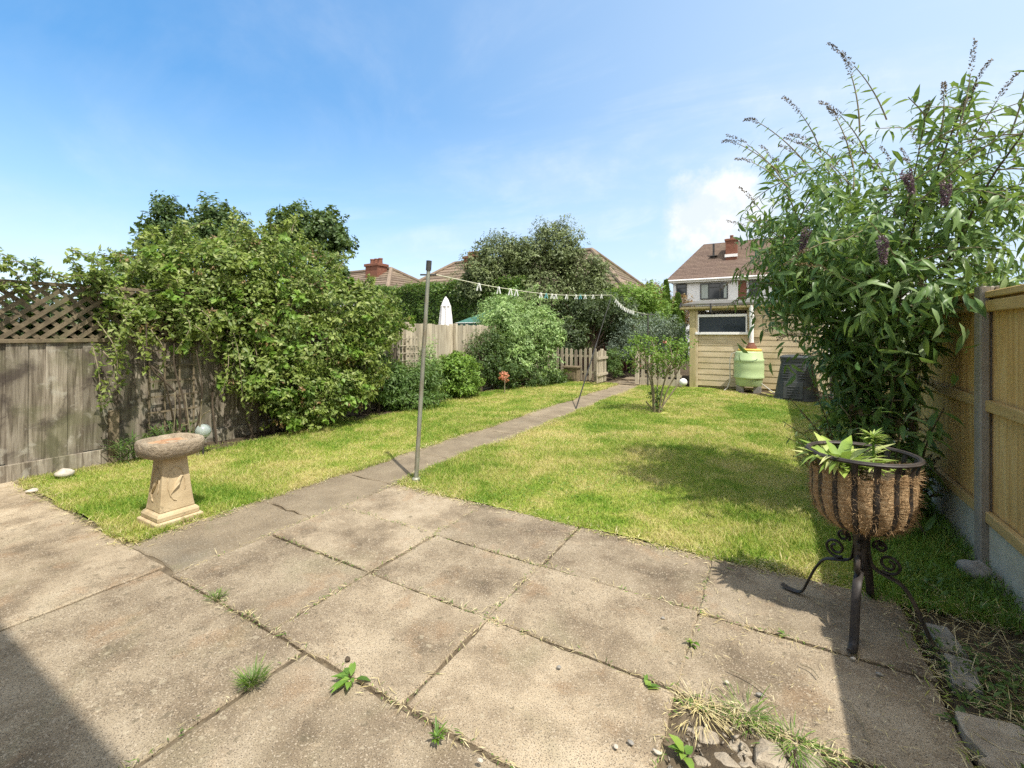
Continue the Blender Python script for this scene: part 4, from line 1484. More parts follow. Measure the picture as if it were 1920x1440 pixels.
wash_pole()
P2 = np.array([-3.2, 13.4, 0])
P2t = P(1215, 590, FW[0] * P2[0] + FW[1] * P2[1])
t = thing('washing_pole', 'thin far washing line pole in front of the grey shrub', 'pole', P2)
B().tube([P2 - [0, 0, .03], P2t + [0, 0, .05]], .02, 8).build('shaft', M['darkmetal'], t, smooth=True)
B().tube([P2t - RT * .2, P2t + RT * .2], .012, 8).build('crossbar', M['darkmetal'], t, smooth=True)
PRB, PRT = G(1080, 766), np.array([-3.2, 10.0, 2.43])
t = thing('clothes_prop', 'slim dark clothes prop leaning up from the path to the line', 'clothes prop', PRB)
B().tube([PRB, PRB + (PRT - PRB) * .55], .013, 8).build('lower_tube', M['darkmetal'], t, smooth=True)
B().tube([PRB + (PRT - PRB) * .53, PRT], .007, 8).build('upper_tube', M['darkmetal'], t, smooth=True)
lp = []
c0 = PB + (PT - PB) * .955 + RT * .08
key = [c0, P(940, 540, 6.09), P(1050, 553, 7.74), PRT, P(1175, 579, 11.3), P2t]
def crom(pts, per=14):
    pts = [np.array(p, float) for p in pts]
    q = [2 * pts[0] - pts[1]] + pts + [2 * pts[-1] - pts[-2]]
    o = []
    for i in range(1, len(q) - 2):
        for k_ in range(per):
            u = k_ / per
            a, b_, c_, d_ = q[i - 1], q[i], q[i + 1], q[i + 2]
            o.append(.5 * ((2 * b_) + (-a + c_) * u + (2 * a - 5 * b_ + 4 * c_ - d_) * u * u + (-a + 3 * b_ - 3 * c_ + d_) * u ** 3))
    o.append(pts[-1])
    return o
lp = crom(key[:4], 14) + crom(key[3:], 10)[1:]
tag(B().tube(lp, .0052, 6).build('washing_line', M['cord'], None, origin=tuple(c0), smooth='all'), 'pale washing line strung from the near pole over the prop', 'washing line')
lpa = np.array(lp)
lpx = CX + F * (lpa @ RT) / (lpa @ FW)
def peg(px, m, name='clothes_peg', lab='white clothes peg clipped on the washing line', grp='pegs on the washing line', s=1.0, ang=0.0):
    i = int(np.searchsorted(lpx, px))
    i = min(max(i, 1), len(lpa) - 1)
    u = (px - lpx[i - 1]) / (lpx[i] - lpx[i - 1])
    p = lpa[i - 1] + (lpa[i] - lpa[i - 1]) * u
    b = B()
    rot = Matrix.Rotation(ang, 3, 'Z')
    for q in (-1, 1):
        a = Vector((q * .003, 0, .012)); c = Vector((q * .022 * s, 0, -.072 * s))
        a = rot @ a; c = rot @ c
        b.bar(np.array(p) + np.array(a), np.array(p) + np.array(c), .012, .012, up=(0, 1, 0))
    b.tube([p + np.array([0, -.009, -.012]), p + np.array([0, .009, -.012])], .009, 6)
    return tag(b.build(name, m, None, origin=tuple(p)), lab, 'clothes peg', grp)
for px in (898, 935, 957, 968):
    peg(px, M['pegwhite'], lab='large white clothes peg on the near half of the line', ang=TH + random.uniform(-.5, .5), s=1.15)
for px in (1014, 1035, 1042, 1062, 1080, 1097, 1112, 1128):
    peg(px, M['pegwhite'], lab='small white clothes peg on the middle of the line', ang=TH + random.uniform(-.5, .5))
for px in (1024, 1088):
    peg(px, M['pegblue'], lab='blue clothes peg on the middle of the line', ang=TH + random.uniform(-.4, .4))
for px in np.linspace(1155, 1188, 11):
    peg(px, M['pegwhite'], lab='white clothes peg bunched on the line beyond the prop', ang=TH + random.uniform(-.9, .9), s=1.1)

# ------------------------------------------------------------------ parasol and gazebo beyond the fence
def parasol():
    c = np.array([XA(836, 10.5), 10.5, 0.0])
    d = FW @ c
    zt = CH - (558 - HY) / F * d
    t = thing('parasol', 'closed white parasol standing behind the board fence', 'parasol', c)
    n = 28
    b = B()
    prof = [(.21, 1.25), (.20, 1.5), (.175, 1.9), (.13, zt - .24), (.075, zt - .22)]
    for r, z in prof:
        for k_ in range(n):
            a = 2 * math.pi * k_ / n
            rr = r * (1 + .16 * (1 if k_ % 4 < 2 else -1) + random.uniform(-.03, .03))
            b.v.append((c[0] + math.cos(a) * rr, c[1] + math.sin(a) * rr, z))
    for i in range(len(prof) - 1):
        for k_ in range(n):
            b.f.append((i * n + k_, i * n + (k_ + 1) % n, (i + 1) * n + (k_ + 1) % n, (i + 1) * n + k_))
    b.build('canopy', M['fabric'], t)
    B().lathe((c[0], c[1], 0), [(.15, zt - .26), (.12, zt - .18), (.07, zt - .06), (.03, zt), (.01, zt + .03)], 16, jit=.02).build('canopy_cap', M['fabric'], t, smooth=True)
    B().tube([(c[0], c[1], -.03), (c[0], c[1], 1.5)], .025, 8).build('pole', M['pole'], t, smooth=True)
    B().lathe((c[0], c[1], 0), [(.25, -.05), (.25, .05), (.05, .1)], 18).build('base', M['block'], t, smooth=True)


parasol()
def gazebo():
    c = np.array([XA(925, 13.6), 13.6, 0.0])
    t = thing('gazebo', 'dark green pyramid roofed gazebo behind the fence', 'gazebo', c)
    s, z0, z1 = .95, 1.93, 2.45
    b = B()
    b.add([(c[0] - s, c[1] - s, z0), (c[0] + s, c[1] - s, z0), (c[0] + s, c[1] + s, z0), (c[0] - s, c[1] + s, z0), (c[0], c[1], z1),
           (c[0] - s, c[1] - s, z0 - .12), (c[0] + s, c[1] - s, z0 - .12), (c[0] + s, c[1] + s, z0 - .12), (c[0] - s, c[1] + s, z0 - .12)],
          [(0, 1, 4), (1, 2, 4), (2, 3, 4), (3, 0, 4), (5, 6, 1, 0), (6, 7, 2, 1), (7, 8, 3, 2), (8, 5, 0, 3)])
    b.build('roof', M['greenroof'], t)
    for sx in (-1, 1):
        for sy in (-1, 1):
            B().bx(c[0] + sx * (s - .06) - .04, c[0] + sx * (s - .06) + .04, c[1] + sy * (s - .06) - .04, c[1] + sy * (s - .06) + .04, -.05, z0 - .02).build('post', M['picket'], t)
    B().tube([(c[0] - s - .0, c[1] - s - .012, z0 - .01), (c[0] + s, c[1] - s - .012, z0 - .01)], .014, 6).build('eave_trim', M['white'], t)


gazebo()

# ------------------------------------------------------------------ basket planter
def basket():
    c = np.array([.41, 3.05, 0.0])
    t = thing('basket_planter', 'black scrolled iron basket planter with coir liner on the patio edge', 'planter', c)
    rr = .242
    zr, zb = .905, .49
    rim = [(c[0] + math.cos(a) * rr, c[1] + math.sin(a) * rr, zr) for a in np.linspace(0, 2 * math.pi, 49)]
    b = B()
    b.tube(rim, .014, 8, flat=.55, caps=False)
    b.tube([(p[0], p[1], p[2]) for p in rim], .012, 8, caps=False)
    b.build('rim', M['iron'], t, smooth=True)
    def prof(u):
        """basket bar radius / height: u 0 rim .. 1 bottom"""
        r = [(.0, rr), (.12, .224), (.25, .222), (.5, .222), (.72, .195), (.88, .135), (1, .045)]
        us = [q[0] for q in r]; vs = [q[1] for q in r]
        return float(np.interp(u, us, vs))
    for k_ in range(16):
        a = 2 * math.pi * (k_ + .35) / 16
        pts = []
        for u in np.linspace(0, 1, 14):
            z = zr + (zb - zr) * (1 - (1 - u) ** 1.25 if u > .6 else u * (1 - .4 ** 1.25) / .6)
            r = prof(u)
            pts.append((c[0] + math.cos(a) * r, c[1] + math.sin(a) * r, z))
        B().tube(pts, .0155, 6, flat=.5, side=(-math.sin(a), math.cos(a), 0)).build('bar', M['iron'], t, smooth=True)
    # coir liner bulging between bars
    b = B()
    n = 96
    us = np.linspace(.14, 1, 17)
    for i, u in enumerate(us):
        z = zr + (zb - zr) * (1 - (1 - u) ** 1.25 if u > .6 else u * (1 - .4 ** 1.25) / .6)
        for k_ in range(n):
            a = 2 * math.pi * k_ / n
            bul = .024 * abs(math.sin((a * 16 / (2 * math.pi) - .35) * math.pi)) ** .7
            r = prof(u) - .012 + bul * (1 if u < .9 else .4) + random.uniform(-.004, .004)
            zz = z + (random.uniform(-.012, .012) + .012 * math.sin(a * 5) if i == 0 else 0)
            b.v.append((c[0] + math.cos(a) * r, c[1] + math.sin(a) * r, zz))
    for i in range(len(us) - 1):
        for k_ in range(n):
            b.f.append((i * n + k_, (i + 1) * n + k_, (i + 1) * n + (k_ + 1) % n, i * n + (k_ + 1) % n))
    ln_ = b.build('coir_liner', M['coir'], t, smooth='all')
    # loose fibres
    k_ = 5500
    a = rng.uniform(0, 2 * np.pi, k_); u = rng.uniform(.14, .97, k_)
    u[:1100] = rng.uniform(.12, .18, 1100)
    z = zr + (zb - zr) * np.where(u > .6, 1 - (1 - u) ** 1.25, u * (1 - .4 ** 1.25) / .6)
    r = np.array([prof(q) for q in u]) + .004
    pos = np.stack([c[0] + np.cos(a) * r, c[1] + np.sin(a) * r, z], 1)
    d = np.stack([np.cos(a), np.sin(a), np.zeros(k_)], 1) * .45 + rdir(k_) * .8
    leaves('fibre', pos, d, rdir(k_), rng.uniform(.02, .05, k_), .0018, M['coir'], ln_, kind=1, droop=.2)
    # soil in the basket
    B().lathe((c[0], c[1], 0), [(.17, .74), (.205, .79), (.09, .81)], 24, jit=.03).build('compost', M['soil'], t, smooth=True)
    # stem
    b = B()
    b.tube([(c[0], c[1], zb + .02), (c[0], c[1], .40), (c[0], c[1], .26)], [.045, .036, .036], 12)
    b.build('stem', M['iron'], t, smooth=True)
    # legs with scrolls
    feet = [(.07, 3.19), (.33, 2.72), (.72, 2.92), (.51, 3.40)]
    for (fx, fy) in feet:
        dv = np.array([fx - c[0], fy - c[1]])
        R_ = np.linalg.norm(dv)
        dv /= R_
        pr = [(.03, .45), (.034, .38), (.05, .315), (.10, .29), (.17, .265), (.22, .19), (.26, .09), (.29, .025), (R_ - .02, .012), (R_ + .03, .022)]
        pts = crom([(c[0] + dv[0] * q, c[1] + dv[1] * q, z_) for q, z_ in pr], 5)
        B().tube(pts, .020, 8, flat=.35, side=(-dv[1], dv[0], 0)).build('leg', M['iron'], t, smooth=True)
        for (cx_, cz_, r0, turns, st, sg) in ((.118, .352, .052, 1.6, -2.2, 1), (.082, .43, .032, 1.5, -2.6, -1)):
            sp = []
            for q in np.linspace(0, 1, 30):
                an = st + sg * q * turns * 2 * math.pi
                rad = r0 * (1 - .72 * q)
                ox, oz = cx_ + math.cos(an) * rad, cz_ + math.sin(an) * rad
                sp.append((c[0] + dv[0] * ox, c[1] + dv[1] * ox, oz))
            B().tube(sp, .011, 6, flat=.6, side=(-dv[1], dv[0], 0)).build('scroll', M['iron'], t, smooth=True)
    # planting: broad pale-edged leaves and a spiky rosette
    pl = thing('leafy_plant', 'broad pale edged leaves drooping over the left of the iron basket', 'plant', (c[0] - .1, c[1] - .02, .74))
    pos, d, nn, L, W = [], [], [], [], []
    for k_ in range(44):
        a = random.uniform(0, 2 * math.pi)
        q = random.uniform(0.02, .15)
        base = np.array([c[0] - .09 + math.cos(a) * q * .8, c[1] + .01 + math.sin(a) * q, .83])
        e = random.uniform(.25, 1.2)
        pos.append(base); d.append([math.cos(a) * .8, math.sin(a) * .8, e]); nn.append([-math.cos(a) * e, -math.sin(a) * e, .8])
        L.append(random.uniform(.14, .23)); W.append(random.uniform(.045, .07))
    for k_ in range(10):     # trailing over the left rim
        a = math.pi + TH + random.uniform(-.5, .5)
        base = np.array([c[0] + math.cos(a) * .21, c[1] + math.sin(a) * .21, .90 + random.uniform(-.02, .02)])
        pos.append(base); d.append([math.cos(a), math.sin(a), random.uniform(-.9, .3)]); nn.append([math.cos(a) * .3, math.sin(a) * .3, 1])
        L.append(random.uniform(.09, .15)); W.append(random.uniform(.022, .035))
    leaves('leaf', np.array(pos), np.array(d, float), np.array(nn, float), np.array(L), np.array(W), M['l_hosta'], pl, kind=3, droop=.35)
    b = B()
    for p_ in pos[:44]:
        b.tube([(c[0] - .09, c[1] + .01, .70), tuple(p_)], .004, 5)
    b.build('stalk', M['palebark'], pl)
    sp_ = thing('rosette_plant', 'lime spiky rosette plant standing at the right of the iron basket', 'plant', (c[0] + .07, c[1] + .06, .74))
    pos, d, nn = [], [], []
    top = np.array([c[0] + .06, c[1] + .06, 1.0])
    for k_ in range(60):
        a = random.uniform(0, 6.28); e = random.uniform(.0, 1.3)
        pos.append(top + np.array([0, 0, random.uniform(-.05, 0)])); d.append([math.cos(a), math.sin(a), e]); nn.append([0, 0, 1])
    for k_ in range(26):
        a = random.uniform(0, 6.28)
        pos.append(np.array([c[0] + .06, c[1] + .06, random.uniform(.80, .95)])); d.append([math.cos(a), math.sin(a), random.uniform(-.2, .5)]); nn.append([0, 0, 1])
    for k_ in range(40):
        a = random.uniform(0, 6.28); q = random.uniform(.02, .13)
        pos.append(np.array([c[0] + .06 + math.cos(a) * q, c[1] + .02 + math.sin(a) * q, .80 + random.uniform(-.02, .06)])); d.append([math.cos(a), math.sin(a), random.uniform(-.2, .6)]); nn.append([0, 0, 1])
    leaves('leaf', np.array(pos), np.array(d, float), np.array(nn, float), rng.uniform(.05, .085, len(pos)), .013, M['l_hosta'], sp_, kind=3, droop=.2)
    B().tube([(c[0] + .06, c[1] + .06, .73), tuple(top)], .006, 6).build('stalk', M['l_weed'], sp_)


basket()

# ------------------------------------------------------------------ foliage
def trunk(parent, pts, r0, r1, limbs=(), m=None, name='trunk'):
    b = B()
    n = len(pts)
    b.tube(pts, [r0 + (r1 - r0) * i / (n - 1) for i in range(n)], 10)
    for l in limbs:
        k_ = len(l[0])
        b.tube(l[0], [l[1] * (1 - .75 * i / (k_ - 1)) for i in range(k_)], 7)
    return b.build(name, m or M['bark'], parent, smooth=True)


def rnd_limbs(base, tips, r, bend=.15):
    out_ = []
    base = np.array(base, float)
    for tp in tips:
        tp = np.array(tp, float)
        mid = (base + tp) / 2 + rng.normal(size=3) * bend * np.linalg.norm(tp - base) + np.array([0, 0, .05])
        out_.append((crom([base, mid, tp], 4), r * random.uniform(.7, 1.1)))
    return out_


def shrub(name, label, cat, base, blobs, n, L, m, kind=2, clump=.32, ncl=40, inner=.3, wr=.45, th=None, tips=None, tr=.05, group=None, droop=.2, bark=None, low=.03, stick=0):
    """blobs relative to base: ((dx,dy,z),(rx,ry,rz),w)"""
    t = thing(name, label, cat, (base[0], base[1], 0), group)
    bl = [((base[0] + b[0][0], base[1] + b[0][1], b[0][2]), b[1], b[2]) for b in blobs]
    p, d, nn = crown(bl, n, clump, ncl, inner, low_cut=low)
    k_ = len(p)
    ll = rng.uniform(.5, 1.35, k_) * L * uneven(p)
    leaves('crown', p, d, nn, ll, ll * wr, m, t, kind=kind, droop=droop)
    tips = tips or [(b[0][0] + b[1][0] * random.uniform(-.6, .6), b[0][1] + b[1][1] * random.uniform(-.6, .6), b[0][2] + b[1][2] * random.uniform(-.2, .35)) for b in bl for _ in range(3)]
    z1 = min(b[0][2] for b in bl)
    trunk(t, [(base[0], base[1], -.03), (base[0] + .03, base[1], z1 * .5), (base[0], base[1] + .02, z1)], tr, tr * .7, rnd_limbs((base[0], base[1], z1 * .7), tips, tr * .4, .06), bark)
    return t


# trees beyond the left fence
def at_d(px, d):
    return P(px, HY, d)[:2]

def ztop(py, d):
    return CH - (py - HY) / F * d

d = 13.0
b1 = at_d(330, d)
def off(px, py, dd, base):
    q = P(px, py, dd)
    return (q[0] - base[0], q[1] - base[1], q[2])
shrub('broadleaf_tree', 'dark leafy tree with twin peaks beyond the lattice fence', 'tree', b1,
      [(off(318, 420, d, b1), (.55, .55, .75), 1.0), (off(410, 425, d, b1), (.72, .7, .72), 1.3), (off(345, 465, d, b1), (1.3, 1.1, .75), 1.6), (off(445, 470, d, b1), (.8, .8, .6), .8), (off(300, 530, d, b1), (1.2, 1, 1.0), 1.0)], 15000, .115, M['l_dark'], clump=.35, ncl=26, inner=.25, wr=.6, tr=.14, group='trees beyond the left fence')
d = 14.0
b1 = at_d(585, d)
shrub('broadleaf_tree', 'rounded dark tree rising beyond the climber left of the bungalow', 'tree', b1,
      [(off(562, 430, d, b1), (.75, .8, .85), 1.2), (off(615, 440, d, b1), (.7, .7, .85), 1.2), (off(585, 500, d, b1), (1.35, 1.1, 1.0), 1.8), (off(530, 440, d, b1), (.5, .5, .5), .5), (off(590, 590, d, b1), (1.2, 1, 1.0), .8)], 17000, .125, M['l_dark'], clump=.33, ncl=30, inner=.3, wr=.65, tr=.15, group='trees beyond the left fence')
# clipped hedge beyond
def hedge():
    Y0, Y1 = 14.6, 16.2
    xl, xr = XA(470, 14.6), -8.2
    t = thing('clipped_hedge', 'tall clipped green hedge below the bungalow roofs', 'hedge', ((xl + xr) / 2, 15.4, 0))
    k_ = 46000
    zt = 3.65
    x = rng.uniform(xl, xr, k_)
    face = rng.uniform(size=k_)
    y = np.where(face < .6, Y0 + np.abs(rng.normal(size=k_)) * .12, rng.uniform(Y0, Y1, k_))
    z = np.where(face < .6, rng.uniform(.9, zt, k_), zt - np.abs(rng.normal(size=k_)) * .10)
    lump = .10 * np.sin(x * 2.2) + .08 * np.sin(x * 5.1 + z * 3) + .05 * np.sin(z * 7 + x)
    z = z + np.where(face >= .6, lump, 0) + rng.normal(size=k_) * .05
    y = y + np.where(face < .6, lump, 0)
    p = np.stack([x, y, z], 1)
    nb = np.where((face < .6)[:, None], np.array([0, -1, .35]), np.array([0, -.2, 1]))
    nn = unit(nb + rdir(k_) * .7)
    dd = unit(np.cross(nn, rdir(k_)) + np.array([0, -.2, .3]))
    leaves('foliage', p, dd, nn, rng.uniform(.07, .15, k_), rng.uniform(.04, .07, k_), M['l_hedge'], t, kind=1)
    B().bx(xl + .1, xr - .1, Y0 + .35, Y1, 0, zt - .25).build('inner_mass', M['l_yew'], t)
    b = B()
    for q in np.arange(xl + .4, xr, 1.1):
        b.tube([(q, 15.3, -.05), (q + .1, 15.3, 1.2)], .06, 6)
    b.build('trunk', M['bark'], t)


hedge()

# big olive-grey tree
d = 18.0
b1 = at_d(1000, d)
shrub('olive_tree', 'large grey olive tree rising behind the picket fence', 'tree', b1,
      [(off(935, 480, d, b1), (.9, .9, .95), 1), (off(1040, 465, d, b1), (1.15, 1, 1.05), 1.4), (off(985, 490, d, b1), (1.1, 1, .9), 1.2), (off(900, 530, d, b1), (.9, .9, 1.1), 1), (off(1090, 510, d, b1), (1.0, .9, .8), 1), (off(1000, 550, d, b1), (1.9, 1.2, 1.0), 1.6), (off(1110, 550, d, b1), (.9, .9, .7), .8)],
      60000, .115, M['l_olive'], clump=.34, ncl=40, inner=.35, wr=.42, tr=.2, droop=.15)
# dark evergreen mass behind the gate
d = 16.6
b1 = at_d(1110, d)
shrub('evergreen_bush', 'dark evergreen bush overhanging the path beyond the gate', 'bush', b1,
      [(off(1085, 580, d, b1), (.95, .8, .75), 1.2), (off(1140, 590, d, b1), (1.0, .8, .85), 1.4), (off(1065, 640, d - .6, b1), (.7, .7, .9), 1.2), (off(1180, 625, d + .6, b1), (1.0, .8, 1.0), 1)],
      17000, .10, M['l_yew'], inner=.35, tr=.12)
# bright shrub behind the line's end
d = 17.8
b1 = at_d(1180, d)
shrub('leafy_bush', 'bright green bush in front of the far bungalow roof', 'bush', b1,
      [(off(1150, 565, d, b1), (.9, .8, .6), 1), (off(1195, 562, d, b1), (1.0, .8, .75), 1.2), (off(1232, 590, d, b1), (.85, .8, .75), .8), (off(1180, 610, d, b1), (1.4, .8, .9), 1)],
      15000, .11, M['l_bright'], inner=.3, tr=.1)
d = 20.5
b1 = at_d(1235, d)
shrub('bronze_bush', 'bronze leaved bush beside the narrow conifer', 'bush', b1,
      [(off(1222, 552, d, b1), (.75, .7, .6), 1), (off(1250, 572, d, b1), (.8, .7, .8), 1), (off(1275, 585, d, b1), (.7, .7, .8), 1)], 8000, .11, M['l_brown'], inner=.3, tr=.1)
# two slim conifers
for px, py, dd, lab, r in ((1249, 530, 18.6, 'slim upright conifer left of the white house wall', .34), (1271, 556, 17.4, 'shorter narrow conifer beside the shed roof', .40)):
    b1 = at_d(px, dd)
    zt = ztop(py, dd)
    t = thing('conifer', lab, 'conifer', (b1[0], b1[1], 0), 'narrow conifers by the shed')
    k_ = 7000
    u = rng.uniform(size=k_) ** .7
    a = rng.uniform(0, 6.28, k_)
    rr = r * (1 - u ** 2.2) * (.75 + .25 * np.sin(a * 3 + u * 9)) * rng.uniform(.55, 1, k_) + .02
    p = np.stack([b1[0] + np.cos(a) * rr, b1[1] + np.sin(a) * rr, .3 + u * (zt - .3)], 1)
    dd_ = np.stack([np.cos(a) * .35, np.sin(a) * .35, np.ones(k_)], 1) + rdir(k_) * .3
    nn = np.stack([np.cos(a), np.sin(a), np.full(k_, .3)], 1)
    leaves('crown', p, dd_, nn, rng.uniform(.1, .2, k_), .05, M['l_hedge'], t, kind=1)
    B().tube([(b1[0], b1[1], -.05), (b1[0], b1[1], zt * .9)], .05, 6).build('trunk', M['bark'], t)
# blue-grey shrub beyond short pickets
d = 15.6
b1 = at_d(1212, d)
shrub('grey_shrub', 'rounded blue grey shrub beyond the short picket fence', 'shrub', b1,
      [(off(1205, 618, d, b1), (1.0, .9, .6), 1.2), (off(1250, 625, d, b1), (.8, .8, .6), .9), (off(1180, 650, d, b1), (.8, .8, .6), 1), (off(1230, 665, d, b1), (1.0, .9, .6), .9)],
      15000, .075, M['l_blue'], inner=.3, wr=.35, tr=.06)
d = 14.8
b1 = at_d(1150, d)
shrub('small_bush', 'small green bush just inside the open gate', 'bush', b1, [((0, 0, .75), (.28, .28, .38), 1), ((.05, 0, .4), (.25, .25, .25), .5)], 2600, .06, M['l_mid'], tr=.04)
# silver green buddleia in the left border
b1 = (-6.35, 12.1)
dd0 = FW[:2] @ np.array(b1)
def silver():
    t = shrub('silver_buddleia', 'tall silvery green bush in the left border beside the pickets', 'bush', b1,
          [(off(962, 615, dd0, b1), (1.12, 1.05, 1.05), 2.2), (off(935, 640, dd0, b1), (.9, .85, .85), 1.0), (off(1005, 630, dd0, b1), (.82, .8, .85), 1.0), (off(965, 675, dd0, b1), (1.25, 1.0, .62), 1.3)],
          42000, .095, M['l_silver'], clump=.22, ncl=90, inner=.42, wr=.36, tr=.07, droop=.25, )
    # arching wands and pale flower spikes
    ps, ds, ns = [], [], []
    b = B()
    for k_ in range(30):
        a = random.uniform(0, 6.28); e = random.uniform(.1, 1.2)
        c = np.array([b1[0] + .0, b1[1], 1.7])
        dv = np.array([math.cos(a) * math.cos(e), math.sin(a) * math.cos(e), math.sin(e)])
        s = c + dv * np.array([.9, .85, 1.05])
        pts = crom([s, s + dv * .22 + [0, 0, .05], s + dv * .42 - [0, 0, .05]], 5)
        b.tube(pts, [.006] * (len(pts) - 1) + [.003], 5)
        for q in pts[1:]:
            for _ in range(4):
                ps.append(q); dr = rdir(1)[0] + dv * .6; ds.append(dr); ns.append(rdir(1)[0])
    b.build('wand', M['palebark'], t)['kind'] = 'stuff'
    leaves('wand_leaf', np.array(ps), np.array(ds), np.array(ns), rng.uniform(.06, .11, len(ps)), .022, M['l_silver'], t, kind=2, droop=.3)


silver()
# border bushes
b1 = (-6.68, 8.72)
shrub('round_bush', 'compact rounded bright bush in the left border', 'bush', b1, [((0, 0, .52), (.6, .6, .52), 1.6), ((.1, -.1, .78), (.4, .4, .32), .8), ((.05, .1, .28), (.58, .58, .28), .6)], 13000, .07, M['l_bright'], clump=.28, inner=.35, tr=.05)
b1 = (-6.65, 6.9)
shrub('border_bush', 'dense mid green bush at the end of the climber', 'bush', b1, [((0, 0, .5), (.5, .6, .45), 1.4), ((.1, .45, .55), (.4, .5, .4), 1), ((0, -.5, .6), (.4, .5, .5), 1), ((.2, .1, .2), (.5, .8, .2), .6)], 12000, .075, M['l_mid'], clump=.3, inner=.35, tr=.05, wr=.35)
b1 = (-6.8, 7.9)
shrub('tall_weed_bush', 'feathery pale green plants against the lower board fence', 'plant', b1, [((0, 0, .7), (.22, .25, .75), 1), ((0, .3, .4), (.25, .25, .4), .6)], 3000, .09, M['l_silver'], wr=.2, tr=.02, inner=.5)
b1 = (-6.75, 9.9)
shrub('dark_bush', 'dark bush against the fence right of the parasol', 'bush', b1, [((0, 0, .9), (.3, .5, .75), 1), ((0.05, .5, .8), (.35, .4, .6), 1), ((.1, .3, 1.4), (.25, .4, .35), .6)], 7500, .07, M['l_dark'], tr=.05)
b1 = (-6.45, 10.75)
shrub('dark_bush', 'low dark bush under the silvery bush', 'bush', b1, [((0, 0, .4), (.45, .6, .4), 1), ((.4, 1.2, .25), (.5, .7, .3), 1), ((.5, 2.0, .2), (.5, .5, .25), .7)], 7500, .07, M['l_dark'], tr=.05)
# coral sapling
c = G(946, 738)
t = thing('dead_sapling', 'small coral red dead sapling standing in the left lawn', 'sapling', (c[0], c[1], 0))
B().tube([(c[0], c[1], -.02), (c[0] + .01, c[1], .42)], [.014, .01], 6).build('trunk', M['palebark'], t)
p, dd, nn = crown([((c[0], c[1], .46), (.12, .12, .13), 1)], 170, .3, 8, .2)
leaves('crown', p, dd, nn, .06, .018, M['redtwig'], t, kind=1)
b = B()
for k_ in range(9):
    a = random.uniform(0, 6.28)
    b.tube([(c[0], c[1], .36), (c[0] + math.cos(a) * .13, c[1] + math.sin(a) * .13, .45 + random.uniform(-.03, .12))], .006, 5)
b.build('twig', M['redtwig'], t)


shrub('neighbour_shrub', 'shady shrub pressed against the back of the lattice', 'shrub', (FXL - .75, 1.6), [((0, -.6, 1.42), (.5, 1.1, .75), 1), ((0, .9, 1.42), (.5, 1.1, .76), 1), ((0, 2.3, 1.4), (.5, 1.0, .75), 1)], 30000, .10, M['l_dark'], inner=.5, tr=.05)
